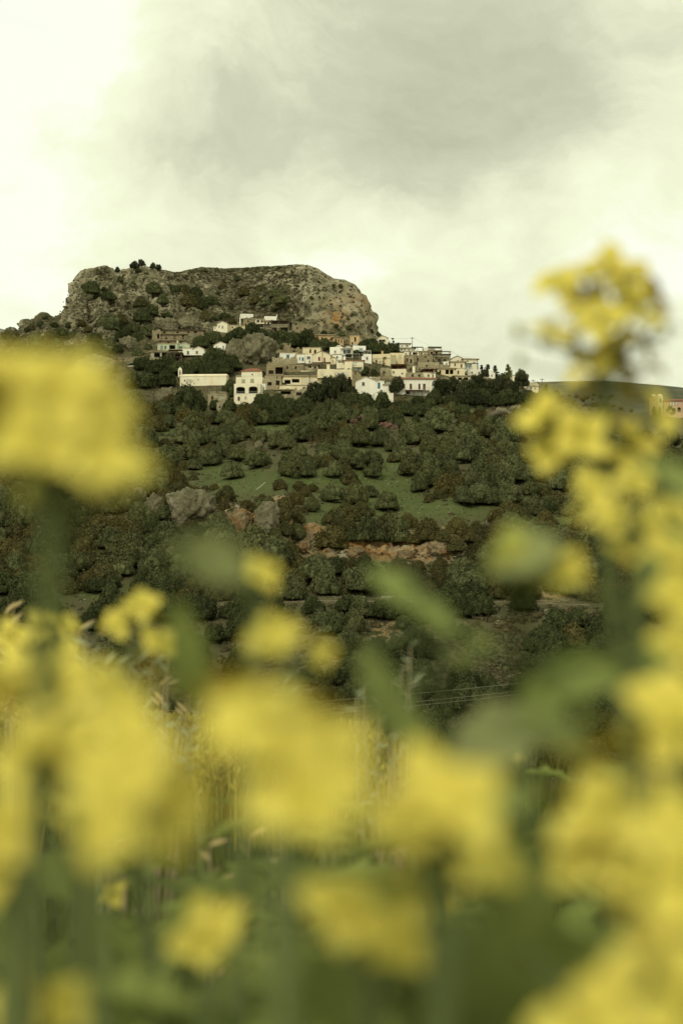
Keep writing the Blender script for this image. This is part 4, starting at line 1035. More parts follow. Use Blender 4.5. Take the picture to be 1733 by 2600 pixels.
def leaf_mesh(name, pts, nrm, size, mat, seed=0, jitter=.8, fold=True):
    """a small folded leaf clump (two quads) at each point, roughly facing outward"""
    r_ = np.random.default_rng(seed); n = len(pts)
    nn = nrm + r_.normal(scale=jitter, size=(n, 3)); nn /= np.linalg.norm(nn, axis=1)[:, None] + 1e-9
    a = np.cross(nn, r_.normal(size=(n, 3))); a /= np.linalg.norm(a, axis=1)[:, None] + 1e-9
    b_ = np.cross(nn, a); s = (size * r_.uniform(.55, 1.35, n))[:, None]; w = s * .55
    V = np.stack([pts - a * s, pts - b_ * w + nn * s * .3, pts + a * s * 1.1, pts + b_ * w + nn * s * .3], 1).reshape(-1, 3)
    i = np.arange(n)[:, None] * 4
    F = np.concatenate([i + np.array([[0, 1, 2]]), i + np.array([[0, 2, 3]])])
    return V, F


def ico(sub=2):
    bm_v = []; t = (1 + 5 ** .5) / 2
    V = [(-1, t, 0), (1, t, 0), (-1, -t, 0), (1, -t, 0), (0, -1, t), (0, 1, t), (0, -1, -t), (0, 1, -t), (t, 0, -1), (t, 0, 1), (-t, 0, -1), (-t, 0, 1)]
    F = [(0, 11, 5), (0, 5, 1), (0, 1, 7), (0, 7, 10), (0, 10, 11), (1, 5, 9), (5, 11, 4), (11, 10, 2), (10, 7, 6), (7, 1, 8), (3, 9, 4), (3, 4, 2), (3, 2, 6), (3, 6, 8), (3, 8, 9), (4, 9, 5), (2, 4, 11), (6, 2, 10), (8, 6, 7), (9, 8, 1)]
    V = [Vector(v).normalized() for v in V]
    for _ in range(sub):
        mp = {}; G = []
        def mid(a, b):
            k = (min(a, b), max(a, b))
            if k not in mp: mp[k] = len(V); V.append(((V[a] + V[b]) / 2).normalized())
            return mp[k]
        for (a, b, c) in F:
            x, y, z = mid(a, b), mid(b, c), mid(c, a); G += [(a, x, z), (b, y, x), (c, z, y), (x, y, z)]
        F = G
    return np.array([tuple(v) for v in V]), np.array(F)


IV0, IF0 = ico(0); IV1, IF1 = ico(1); IV2, IF2 = ico(2); IV3, IF3 = ico(3); IV4, IF4 = ico(4)


def crown(name, mat, seed, lobes=20, n=3000, size=.075, flat=.8, lobe_r=(.24, .40), spread=.72, jitter=.75, core=.86):
    """a lumpy crown of unit radius standing on z = 0: leafy lobes around dense dark cores"""
    r_ = np.random.default_rng(seed); C = []; 
    for k in range(lobes):
        for _ in range(30):
            p = r_.normal(size=3); p /= np.linalg.norm(p); p *= r_.uniform(.35, 1) ** .5 * spread; p[2] = abs(p[2]) * flat * 1.15
            if all(np.linalg.norm(p - c[0]) > .27 for c in C): break
        C.append((p, r_.uniform(*lobe_r)))
    C.append((np.array([0, 0, .32]), .55))
    pts = []; nrm = []; tot = sum(c[1] ** 2 for c in C)
    for (p, q) in C:
        m_ = int(n * q * q / tot * 1.5) + 8
        d = r_.normal(size=(m_, 3)); d /= np.linalg.norm(d, axis=1)[:, None]
        x = p + d * q * r_.uniform(.86, 1.1, m_)[:, None]
        keep = x[:, 2] > .02
        for (p2, q2) in C:
            if p2 is not p: keep &= np.linalg.norm(x - p2, axis=1) > q2 * .90
        pts.append(x[keep]); nrm.append(d[keep])
        sp = int(m_ * .12); ds = r_.normal(size=(sp, 3)); ds /= np.linalg.norm(ds, axis=1)[:, None]; xs_ = p + ds * q * r_.uniform(1.05, 1.32, sp)[:, None]; kk = xs_[:, 2] > .05; pts.append(xs_[kk]); nrm.append(ds[kk])
    pts = np.concatenate(pts); nrm = np.concatenate(nrm)
    V, F = leaf_mesh(name, pts, nrm, size, mat, seed, jitter)
    off = len(V); Vs = [V]; Fs = [F]
    for (p, q) in C:
        cv = IV1 * q * core; cv = cv * (1 + .18 * vnoise(IV1 * 2.3 + p * 9, seed))[:, None] + p; cv[:, 2] = np.maximum(cv[:, 2], 0)
        Vs.append(cv); Fs.append(IF1 + off); off += len(cv)
    return np_mesh(name, np.concatenate(Vs), np.concatenate(Fs), mat)


def trunk_mesh(name, seed, h=.5, r=.09, limbs=4):
    rr = random.Random(seed); q = MB()
    q.tube([(0, 0, -.5), (rr.uniform(-.03, .03), rr.uniform(-.03, .03), h * .4), (rr.uniform(-.08, .08), rr.uniform(-.08, .08), h)], [r * 1.2, r, r * .7], 6)
    for k in range(limbs):
        a = k * 2 * math.pi / limbs + rr.random(); q.tube([(0, 0, h * .6), (math.cos(a) * .25, math.sin(a) * .25, h + .1), (math.cos(a) * .45, math.sin(a) * .45, h + .35)], [r * .6, r * .4, r * .15], 5)
    me = bpy.data.meshes.new(name); me.from_pydata(q.v, [], q.f); me.materials.append(M['bark']); return me


def bare_mesh(name, seed, mat, depth=4, twigs=True):
    """a leafless round shrub: forking limbs ending in fine twigs"""
    rr = random.Random(seed); q = MB(); tips = []
    def grow(p, d, L, r, k):
        e = p + d * L; q.tube([p, (p + e) / 2 + Vector((rr.uniform(-1, 1), rr.uniform(-1, 1), rr.uniform(-1, 1))) * L * .07, e], [r, r * .8, r * .6], 3, cap=False)
        if k == 0: tips.append(e); return
        for _ in range(3):
            nd = (d + Vector((rr.uniform(-1, 1), rr.uniform(-1, 1), rr.uniform(-.35, .8))) * .75).normalized()
            grow(e, nd, L * rr.uniform(.6, .85), r * .55, k - 1)
    for k in range(4):
        a = k * 1.57 + rr.random()
        grow(Vector((0, 0, -.1)), Vector((math.cos(a) * .5, math.sin(a) * .5, 1)).normalized(), .42, .035, depth)
    me = bpy.data.meshes.new(name); me.from_pydata(q.v, [], q.f); me.materials.append(mat)
    return me, np.array([tuple(t) for t in tips])


def cone_crown(name, mat, seed, n=1600, size=.07, layers=9, r0=.42):
    """conifer: drooping whorls round a leader, unit height 2.2"""
    r_ = np.random.default_rng(seed); pts = []; nrm = []
    for k in range(layers):
        z = .25 + 1.9 * k / layers; rad = r0 * (1 - (k / layers)) ** .8 + .04
        for j in range(7):
            a = r_.uniform(0, 2 * math.pi); L = rad * r_.uniform(.6, 1.25); m_ = int(n / layers / 7)
            t = r_.uniform(.1, 1, m_); x = np.stack([math.cos(a) * L * t, math.sin(a) * L * t, z - .10 * t + .08 * t * t], 1) + r_.normal(scale=.035, size=(m_, 3))
            pts.append(x); nrm.append(np.tile([math.cos(a) * .5, math.sin(a) * .5, .8], (m_, 1)))
    V, F = leaf_mesh(name, np.concatenate(pts), np.concatenate(nrm), size, mat, seed, .6)
    return np_mesh(name, V, F, mat)


PROTO = {
    'olive': [crown('crown', M['olive'], 100 + i, lobes=16 + 3 * (i % 4), n=2600, size=.062, lobe_r=(.22, .36)) for i in range(7)],
    'brush': [crown('crown', M['brush'], 200 + i, lobes=22, n=2600, size=.060, flat=.7, lobe_r=(.18, .30), jitter=1.0, core=.8) for i in range(5)],
    'green': [crown('crown', M['green'], 300 + i, lobes=20, n=2600, size=.062, lobe_r=(.22, .34)) for i in range(5)],
    'pine': [crown('crown', M['pine'], 400 + i, lobes=26, n=3000, size=.05, flat=.9, lobe_r=(.13, .24), spread=.85, jitter=.9, core=.6) for i in range(3)],
    'cone': [cone_crown('crown', M['pine'], 500 + i, n=3000, size=.085, r0=.62, layers=8) for i in range(2)],
    'ycone': [cone_crown('crown', M['ypine'], 510, n=2600, size=.08, r0=.6)],
    'cypress': [cone_crown('crown', M['pine'], 520, r0=.20, size=.05)],
}
TRUNKS = [trunk_mesh('trunk', i) for i in range(4)]
PINETRUNK = [trunk_mesh('trunk', 10 + i, h=.9, r=.06) for i in range(2)]
BARE = [bare_mesh('branches', 40 + i, M['twig']) for i in range(3)]
_blossoms = {}
for kk, mt in (('white', 'blossomw'), ('pink', 'blossomp')):
    t = BARE[0][1]; t = np.repeat(t, 5, 0) + rng.normal(scale=.06, size=(len(t) * 5, 3)); V, F = leaf_mesh('blossom', t, t - np.array([0, 0, .4]), .040, None, 5, 1.2)
    _blossoms[kk] = np_mesh('blossom', V, F, M[mt])

LM = [(514, 965, 'the chapel'), (630, 985, 'the arched villa'), (1056, 985, 'the red-edged house'), (650, 880, 'the giant boulder'), (200, 720, 'the round crag'),
      (850, 790, 'the ochre cliff'), (475, 1285, 'the pale outcrop'), (650, 1325, 'the streaked cliff'), (1000, 1400, 'the orange cliff'), (661, 1237, 'the fallen log'),
      (1240, 1315, 'the dead branch'), (985, 1500, 'the rubble bank'), (1305, 1040, 'the white blossom'), (990, 1085, 'the pink blossom'), (1700, 1030, 'the church'), (402, 1080, 'the wooden frame'),
      (790, 960, 'the verandah building'), (402, 900, 'the concrete house'), (990, 1600, 'the rubble gully'), (1390, 1505, 'the orange terraces'), (325, 870, 'the lone boulder'), (1140, 960, 'the ridge houses'),
      (930, 985, 'the one-window house'), (570, 690, 'the flat summit'), (700, 830, 'the balcony house'), (1230, 1800, 'the cushion scrub'), (100, 1450, 'the valley scrub'), (150, 1650, 'the crisp mustard cluster'), (500, 1560, 'the long hanging leaf'), (760, 1640, 'the mustard pair'), (1480, 1700, 'the bright green leaf'), (300, 1400, 'the dark hollow'), (1320, 1400, 'the pale bud head'), (1690, 1250, 'the far shoulder')]
ORD = ['', ', second out', ', third out', ', fourth out', ', fifth out', ', sixth out', ', seventh out', ', eighth out', ', ninth out', ', tenth out', ', eleventh out', ', twelfth out', ', thirteenth out', ', fourteenth out', ', fifteenth out', ', sixteenth out', ', seventeenth out', ', eighteenth out', ', nineteenth out', ', twentieth out', ', twenty-first out', ', twenty-second out', ', twenty-third out', ', twenty-fourth out']
PLANTS = []         # (root, u, v, look)


def add_plant(kind, u, vc, rpx, base=None, sx=1.0, sz=1.0):
    v = vc + rpx * .72 if base is None else base
    p, _n = hit(u, v)
    if p.y > 640 or p.y < 90: return None
    Rr = rpx * p.y / FPX * (1.22 if kind in ('olive', 'brush', 'green', 'bare') else 1.05)
    sz *= {'olive': 1.42, 'green': 1.42, 'brush': 1.22, 'scrub': 1.25, 'pine': 1.6}.get(kind, 1.0)
    look = {'olive': ('olive_tree', 'olive tree', 'grey-green'), 'brush': ('brown_shrub', 'shrub', 'brownish'), 'green': ('evergreen_tree', 'tree', 'dark green'), 'pine': ('pine_tree', 'pine tree', 'dark irregular'),
            'cone': ('conifer', 'conifer', 'dark pointed'), 'ycone': ('conifer', 'conifer', 'yellow-green feathery'), 'cypress': ('cypress', 'cypress', 'narrow dark'), 'bare': ('bare_shrub', 'shrub', 'leafless brown'),
            'white': ('blossom_tree', 'blossom tree', 'white'), 'pink': ('blossom_tree', 'blossom tree', 'pale pink'), 'scrub': ('mountain_shrub', 'shrub', 'dark rock')}[kind]
    root = empty(look[0], (p.x, p.y, p.z - .12 * Rr), random.uniform(0, 6.28))
    root['category'] = look[1]
    pr = random.choice(PROTO.get({'scrub': random.choice(['green', 'olive', 'brush'])}.get(kind, kind), [None]) or [None])
    if kind in ('bare', 'white', 'pink'):
        me, _t = BARE[0] if kind != 'bare' else random.choice(BARE)
        c = link('branches', me, root); c.scale = (Rr * 1.0 * sx, Rr * 1.0, Rr * 1.05 * sz)
        if kind != 'bare':
            b2 = link('blossom', _blossoms[kind], root); b2.scale = c.scale
    else:
        h = {'olive': .25, 'green': .25, 'pine': .55, 'brush': 0, 'scrub': -.15, 'cone': 0, 'ycone': 0, 'cypress': 0}[kind]
        c = link('crown', pr, root, loc=(0, 0, h * Rr)); c.scale = (Rr * sx * random.uniform(.86, 1.12), Rr * random.uniform(.85, 1.1), Rr * sz * random.uniform(.82, 1.1))
        c.rotation_euler = (random.uniform(-.12, .12), random.uniform(-.12, .12), random.uniform(0, 6.28)) if sx == 1 else (0, 0, -root.rotation_euler.z)
        t = link('trunk', random.choice(PINETRUNK if kind == 'pine' else TRUNKS), root); t.scale = (Rr, Rr, Rr)
    PLANTS.append((root, u, vc, look, rpx))
    return root


used = []


def free(u, v, r, f=.62):
    for (a, b_, c) in used:
        if (u - a) ** 2 + ((v - b_) * 1.5) ** 2 < ((r + c) * f) ** 2: return False
    return True


def put(kind, u, v, r, **k):
    used.append((u, v, r)); return add_plant(kind, u, v, r, **k)


# trees read off the photograph: zoomed regions with their own origin and scale
S2 = 600 / 1568
for kind, lst in (('green', [(90, 190, 80), (200, 185, 85), (310, 200, 80), (545, 190, 60), (535, 305, 35), (660, 160, 70), (760, 175, 55), (950, 160, 70), (1060, 180, 60), (860, 165, 60), (1270, 180, 70), (1380, 180, 60), (330, 280, 70)]),
                  ('olive', [(230, 330, 62), (680, 320, 105), (1000, 370, 85), (1230, 330, 105), (60, 425, 58), (300, 430, 70), (380, 475, 55), (500, 420, 72), (640, 480, 80), (60, 525, 70), (230, 560, 82), (250, 645, 62), (160, 600, 52),
                              (20, 640, 45), (500, 610, 85), (710, 570, 75), (870, 520, 108), (960, 490, 88), (1130, 485, 58), (1230, 490, 50), (1180, 635, 118), (1340, 660, 70), (1450, 620, 85), (1500, 720, 80), (620, 690, 88), (560, 740, 60),
                              (235, 775, 55), (950, 800, 92), (1150, 800, 108), (1300, 760, 72), (1310, 880, 80), (1410, 850, 60), (350, 850, 88), (1540, 900, 60), (430, 730 - 400, 40), (880, 450, 60), (770, 640, 70)]),
                  ('brush', [(740, 720, 130), (830, 690, 90), (350, 960, 120), (80, 900, 95), (180, 880, 80), (480, 960, 80), (620, 1010, 105), (930, 985, 40), (920, 1090, 80), (700, 1250, 80), (880, 1225, 95), (860, 300, 70), (460, 200, 65), (740, 220, 50),
                              (130, 715, 40), (960, 250, 70), (1100, 270, 50), (550, 1260, 70), (100, 1250, 90), (40, 980, 70), (720, 1060, 60), (1240, 410, 60), (620, 820, 45)]),
                  ('bare', [(420, 180, 60), (990, 630, 45), (1330, 620, 40), (130, 320, 50), (1050, 240, 60)])):
    for (x, y, r_) in lst: put(kind, 850 + x * S2, 950 + y * S2, r_ * S2 * .95)
put('white', 1270, 1047, 26); put('white', 1312, 1040, 24); put('white', 1335, 1046, 18); put('pink', 992, 1084, 22); put('pink', 975, 1078, 14); put('pink', 915, 1062, 20); put('pink', 900, 1070, 14)
for kind, lst in (('olive', [(200, 300, 80), (420, 285, 68), (600, 280, 75), (700, 285, 75), (770, 275, 65), (940, 280, 58), (1070, 310, 78), (1130, 330, 60), (1500, 285, 60), (480, 385, 78), (340, 420, 88), (500, 470, 52), (800, 395, 75), (920, 430, 88), (750, 510, 78),
                              (1200, 385, 60), (1250, 470, 60), (1120, 505, 65), (1250, 510, 65), (1380, 380, 78), (1500, 365, 78), (1430, 505, 68), (660, 850, 70), (1290, 740, 60), (150, 790, 90), (80, 1000, 105), (300, 800, 60), (1180, 930, 70), (1340, 180, 95), (1400, 170, 70), (1180, 190, 40),
                              (60, 130, 60), (170, 160, 60), (330, 190, 55), (150, 1080, 90)]),
                  ('green', [(470, 60, 125), (640, 80, 42), (735, 80, 60), (1070, 160, 62), (960, 60, 85), (1060, 50, 70), (1230, 60, 60)]),
                  ('brush', [(830, 150, 100), (740, 160, 70), (900, 110, 70), (610, 355, 58), (380, 540, 105), (330, 480, 70), (1070, 590, 60), (1200, 605, 60), (1290, 610, 50), (720, 655, 85), (860, 730, 80), (700, 720, 60), (1100, 735, 100), (1180, 800, 70), (560, 800, 60), (800, 940, 60), (1100, 870, 75), (480, 880, 100),
                              (120, 880, 100), (300, 900, 60), (1450, 800, 110), (1530, 880, 90), (1000, 965, 90), (450, 130, 70), (1000, 700, 50), (580, 620, 40), (640, 610, 35), (400, 600, 70)]),
                  ('bare', [(1080, 465, 50), (1300, 310, 55), (590, 190, 50), (600, 540, 35)])):
    for (x, y, r_) in lst: put(kind, 300 + x * S2, 1000 + y * S2, r_ * S2 * .95)
# trees in and around the village
for kind, lst in (('green', [(362, 925, 22), (392, 935, 26), (425, 928, 26), (455, 935, 24), (340, 965, 28), (375, 968, 26), (420, 965, 26), (535, 905, 22), (555, 900, 24), (500, 930, 26), (530, 938, 26), (565, 935, 28), (590, 925, 24), (480, 950, 18), (583, 985, 22), (586, 1000, 10),
                             (580, 860, 18), (605, 848, 22), (540, 862, 22), (510, 870, 20), (640, 838, 20), (665, 845, 14), (700, 862, 22), (720, 855, 24), (745, 865, 26), (775, 862, 24), (800, 880, 20), (825, 876, 18), (850, 882, 14), (712, 880, 18), (680, 905, 14),
                             (705, 1034, 26), (735, 1040, 28), (770, 1040, 28), (682, 1034, 24), (930, 970, 14), (920, 885, 18), (945, 885, 20), (970, 888, 20), (995, 884, 20), (925, 900, 10), (925, 945, 12), (948, 950, 12), (1010, 1034, 18), (1090, 1026, 18), (1065, 1042, 22), (970, 878, 12),
                             (635, 945, 6), (1290, 1010, 30), (1195, 1000, 20), (905, 895, 10), (1340, 1005, 16), (1370, 1010, 14), (1390, 1012, 12)]),
                  ('pine', [(865, 985, 30), (838, 1002, 34), (800, 1010, 34), (885, 960, 16), (893, 1005, 22), (1010, 985, 22), (1000, 992, 18), (1150, 985, 26), (1120, 998, 28), (1180, 1005, 30), (1215, 985, 28), (1245, 1000, 30), (1275, 985, 26), (1325, 975, 20), (1300, 1005, 26), (935, 985, 14), (948, 990, 10),
                            (1230, 955, 12), (340, 677, 14), (360, 672, 12), (388, 678, 10), (402, 682, 9), (298, 688, 8), (1360, 985, 12), (1210, 1020, 24), (1410, 1010, 16)]),
                  ('bare', [(478, 968, 16), (395, 998, 30), (365, 1010, 26), (300, 910, 28), (745, 895, 14), (1000, 1000, 12), (700, 965, 10), (310, 955, 20), (958, 1002, 14), (570, 815, 14), (545, 800, 16), (650, 1005, 10), (760, 1000, 10), (940, 955, 16), (970, 950, 14), (640, 905, 8)]),
                  ('brush', [(800, 865, 16), (840, 850, 12), (780, 845, 12), (870, 905, 8), (590, 812, 14), (520, 802, 16), (350, 1005, 18), (720, 975, 10), (715, 950, 9), (905, 915, 8), (930, 935, 8), (1000, 930, 8), (1045, 935, 8), (1110, 945, 7), (1160, 990, 9)]),
                  ('cone', [(1008, 885, 9), (1222, 945, 12), (1238, 942, 13), (1255, 946, 15), (1000, 915, 9), (888, 970, 12), (1385, 990, 11), (1660, 1045, 11), (1672, 1050, 10)]), ('ycone', [(1290, 945, 17)]),
                  ('cypress', [(973, 922, 10), (690, 908, 8), (988, 872, 7), (998, 874, 7), (1004, 878, 7), (1015, 880, 6), (640, 902, 6)])):
    for (u, v, r_) in lst:
        if kind in ('cone', 'ycone', 'cypress'): put(kind, u, v, r_ * 1.25, base=v + r_ * .9)
        else: put(kind, u, v, r_)
put('pine', 880, 955, 14); put('pine', 1322, 962, 18)
for (u, v, r_) in ((930, 872, 12), (945, 868, 12), (1150, 900, 0),):
    if r_: put('green', u, v, r_)
# shrubs on the rock, from two zoomed regions
for (x, y, r_) in [(720, 240, 70), (860, 320, 45), (880, 380, 32), (1220, 250, 62), (1130, 360, 58), (1290, 350, 45), (1370, 260, 68), (1460, 265, 55), (1500, 340, 75), (1560, 290, 50), (1130, 460, 72), (1200, 430, 48), (880, 520, 80), (960, 490, 55), (650, 540, 38), (1050, 560, 68), (1000, 620, 75),
                   (1090, 640, 55), (1170, 600, 55), (860, 700, 85), (760, 730, 75), (690, 750, 65), (620, 790, 60), (760, 650, 50), (400, 640, 70), (300, 680, 70), (480, 610, 60), (330, 545, 35), (250, 570, 38), (360, 500, 22), (225, 600, 35), (450, 700, 60), (580, 640, 38), (820, 800, 55),
                   (1100, 770, 45), (690, 970, 60), (850, 960, 55), (170, 700, 40), (130, 635, 18), (60, 640, 40), (1100, 130, 25), (560, 740, 40), (1250, 500, 40), (1330, 480, 35), (430, 560, 30), (770, 330, 30), (830, 280, 22), (960, 200, 25), (1060, 230, 20), (380, 720, 60), (240, 740, 50), (90, 700, 45), (560, 560, 30), (700, 600, 28), (940, 750, 50), (1180, 740, 30)]:
    u, v = x * .3189, 640 + y * .3189; used.append((u, v, r_ * .3)); add_plant('scrub', u, v, r_ * .42)
for (x, y, r_) in [(480, 260, 52), (610, 245, 38), (715, 270, 45), (760, 310, 50), (570, 315, 48), (640, 335, 40), (750, 360, 36), (330, 230, 40), (240, 320, 48), (120, 320, 75), (60, 250, 55), (160, 340, 55), (900, 470, 20), (1180, 235, 20), (970, 320, 14), (1240, 530, 24), (440, 180, 22), (300, 290, 24), (700, 400, 24), (430, 330, 24),
                   (500, 120, 18), (580, 112, 18), (650, 108, 18), (740, 104, 14), (200, 118, 22), (290, 118, 16), (100, 130, 18), (370, 125, 16), (930, 380, 12), (1020, 210, 12), (1130, 235, 22), (1400, 560, 20), (1450, 590, 22), (1150, 520, 18), (870, 240, 12), (820, 180, 10), (1190, 580, 26), (1060, 570, 24), (960, 560, 24), (540, 390, 18), (390, 380, 26), (200, 420, 30), (340, 440, 50), (250, 440, 45)]:
    u, v = 450 + x * .3508, 640 + y * .3508; used.append((u, v, r_ * .33)); add_plant('scrub', u, v, r_ * .45)

# the big trees below the track
for (x, y, r_) in [(560, 200, 90), (640, 230, 80), (400, 290, 80), (490, 330, 90), (600, 330, 90), (570, 420, 80), (520, 480, 70), (440, 340, 70), (860, 480, 80), (900, 320, 60), (560, 600, 90), (640, 560, 80), (480, 640, 80), (700, 700, 80), (900, 600, 90), (1040, 480, 90), (1010, 600, 80), (1190, 140, 90), (1330, 160, 110), (1380, 220, 80), (1240, 200, 70), (620, 720, 80), (420, 740, 70), (340, 640, 80), (520, 760, 70), (960, 700, 80), (1080, 760, 90)]:
    put('green' if (x + y) % 3 else 'olive', 650 + x * .4145, 1450 + y * .4145, r_ * .4145 * .9)
for (x, y, r_) in [(100, 720, 110), (60, 800, 80), (700, 900, 110), (800, 960, 110), (620, 980, 100), (700, 1040, 90), (850, 860, 90), (870, 380, 80), (640, 100, 60)]:
    put('green' if x % 200 else 'brush', 1150 + x * .3718, 1250 + y * .3718, r_ * .3718)
for (x, y, r_) in [(540, 80, 70), (620, 140, 80), (560, 250, 90), (500, 290, 80), (920, 90, 110), (1000, 60, 80), (850, 140, 70), (700, 480, 110), (640, 60, 60), (820, 20, 60), (1220, 350, 80), (1300, 230, 60)]:
    put('green' if x % 200 else 'olive', x * .4464, 1450 + y * .4464, r_ * .4464 * .85)
# the belt of trees right under the houses
for i, u in enumerate(range(450, 1420, 24)):
    v = V8(u) + 78 + 14 * math.sin(i * 2.3) + (12 if u < 700 else 0)
    if 1000 < u < 1110 and v < 1042: v = 1042
    if 585 < u < 668 or 520 < u < 585: v = 1062
    if 900 < u < 1000 and v < 1034: v = 1034
    if 700 < u < 900 and v < 1034: v = 1034
    put(['green', 'olive', 'green', 'brush'][i % 4], u + 6 * math.sin(i * 5.1), v, 19 + 5 * math.sin(i * 1.7))
print('plants', len(PLANTS))
for (u, v, r_) in [(15, 900, 20), (60, 905, 22), (105, 915, 20), (150, 935, 18), (-30, 915, 22), (30, 945, 24), (80, 950, 22), (130, 965, 22), (0, 985, 24), (60, 995, 26), (180, 975, 20), (230, 985, 22), (110, 1005, 24), (250, 1020, 24), (170, 1015, 22), (290, 1000, 20)]:
    put('green' if (u + v) % 3 else 'brush', u, v, r_)
GRASSY = [(945, 1185, 42, 62), (985, 1262, 58, 52), (1110, 1292, 140, 30), (650, 1226, 140, 30), (850, 1300, 55, 36), (820, 1215, 60, 26), (700, 1085, 60, 12), (1020, 1200, 30, 22), (1390, 1335, 80, 20), (560, 1120, 50, 12), (400, 1092, 50, 10), (1500, 1300, 90, 14), (800, 1345, 30, 40), (560, 1190, 40, 16), (930, 1315, 50, 20), (250, 1500, 80, 10)]
ROCKY = [(475, 1290, 62, 40), (380, 1275, 34, 30), (640, 1330, 70, 30), (960, 1395, 210, 30), (985, 1600, 42, 36), (985, 1500, 120, 10), (1390, 1507, 100, 14)]


def blocked(u, v, r_):
    for (a, b_, c, d) in GRASSY + ROCKY:
        if ((u - a) / (c + r_ * .3)) ** 2 + ((v - b_) / (d + r_ * .3)) ** 2 < 1: return True
    for (a, b_, c, d) in BOXES:
        if a - r_ * .6 < u < c + r_ * .6 and b_ - r_ < v < d - 0: return True
    return abs(v - 1526) < 7 and 930 < u < 1120


rr = random.Random(12); counts = {'olive': 0, 'brush': 0, 'green': 0}
for (n_try, rs, va, vb) in ((5000, 1.15, 1010, 1500), (4000, .85, 1010, 1500), (6000, .55, 1010, 1500), (2500, 1.0, 1500, 1950), (2500, .7, 1500, 1950)):
    for _ in range(n_try):
        u = rr.uniform(-100, 1840); v = rr.uniform(va, vb)
        if v > 1550 and u < 560 and rr.random() < .6: continue
        if v < V8(u) + 25: continue
        base = np.interp(v, [1000, 1200, 1400, 1600, 1950], [24, 32, 36, 40, 48]); r_ = base * rs * rr.uniform(.7, 1.25)
        if v > 1600 and rr.random() < .35: r_ *= .6
        if blocked(u, v, r_ * .7) or not free(u, v, r_, .56 if v < 1500 else .56): continue
        nb = mnoise.noise(Vector((u / 130, v / 90, 0)))
        kind = 'brush' if rs == .55 and rr.random() < .5 or nb > (.12 if v < 1300 else -.02) and rr.random() < .8 else ('green' if rr.random() < .18 and v > 1300 else 'olive')
        if counts[kind] > {'olive': 185, 'brush': 225, 'green': 150}[kind]: continue
        counts[kind] += 1
        put(kind, u, v, r_)

print('after fill', len(PLANTS), counts)
# every plant gets a label of its own from the landmarks beside it
by = {}
for (root, u, v, look, rpx) in PLANTS:
    dlm = sorted(((u - a) ** 2 + ((v - b_) * 1.2) ** 2, a, b_, nme) for (a, b_, nme) in LM); ds = dlm
    d0, a, b_, nme = ds[0]; dv = v - b_; duu = u - a
    rel = 'beside' if abs(dv) < .45 * abs(duu) else ('below' if dv > 0 else 'uphill of')
    nxt = next((x[3] for x in ds[1:] if (x[1] - a) * duu > 0 and abs(x[1] - a) > 40), ds[1][3])
    size = 'small ' if rpx < 13 else ('broad ' if rpx > 33 else '')
    key = (size, look[2], look[1], rel, nme, nxt)
    by.setdefault(key, []).append((d0, root))
for key, lst in by.items():
    for i, (d0, root) in enumerate(sorted(lst, key=lambda t: t[0])):
        lab = f"{key[0]}{key[2 - 1]} {key[2]} {key[3]} {key[4]}, towards {key[5]}" + (ORD[i] if i < len(ORD) else f", number {i + 1} out")
        root['label'] = lab.replace(', towards the ', ' towards the ').replace('yellow-green feathery', 'yellow-green')
        root['group'] = {'olive tree': 'olive trees on the slope', 'shrub': 'shrubs on the slope', 'tree': 'evergreen trees around the village', 'pine tree': 'pines around the village', 'conifer': 'conifers on the ridge', 'cypress': 'cypresses in the village', 'blossom tree': 'trees in blossom'}[key[2]]

# low cushion scrub nobody could count: on the rock, between the trees, and thick on the lower slope
cush_v = []; cush_f = []; off = 0; r_ = np.random.default_rng(5)
cb = np.concatenate([IV1[IV1[:, 2] > -.3]]) if False else IV1
spots = []
def sc(n, u0, u1, v0, v1, s0, s1, test=None):
    for _ in range(n):
        u = rr.uniform(u0, u1); v = rr.uniform(v0, v1)
        if test and not test(u, v): continue
        spots.append((u, v, rr.uniform(s0, s1)))
sc(1100, 1120, 1560, 1600, 1960, 4, 11); sc(900, 600, 700, 846, 915, 2, 5); sc(2200, -60, 1800, 1540, 1960, 6, 15); sc(500, -60, 300, 880, 1040, 3, 9); sc(2600, 480, 1560, 1030, 1420, 1.2, 3.2, lambda u, v: any(((u - a) / (c * 1.3)) ** 2 + ((v - b_) / (d * 1.3)) ** 2 < 1 for (a, b_, c, d) in GRASSY)); sc(3600, 150, 1560, 1005, 1500, 3.5, 9, lambda u, v: not any(((u - a) / (c * 1.15)) ** 2 + ((v - b_) / (d * 1.15)) ** 2 < 1 for (a, b_, c, d) in GRASSY + ROCKY)); sc(3600, -150, 1880, 1000, 1960, 2.5, 9, lambda u, v: rr.random() < .45 + .55 * (v > 1400) - .4 * any(((u - a) / c) ** 2 + ((v - b_) / d) ** 2 < 1.3 for (a, b_, c, d) in GRASSY) and not (abs(v - 1531) < 7 and 560 < u < 1700)); sc(900, -60, 960, 680, 860, 1.5, 4.5, lambda u, v: v > SK(u) + 3)
sc(700, 440, 780, 674, 715, 1.5, 4, lambda u, v: v > SK(u) + 1); sc(700, 560, 760, 715, 830, 1.5, 5); sc(500, 300, 1000, 850, 990, 1.5, 4, lambda u, v: not any(a < u < c and b_ < v < d for (a, b_, c, d) in BOXES)); sc(300, 1130, 1450, 1330, 1480, 4, 9)
Vs = []; Fs = []
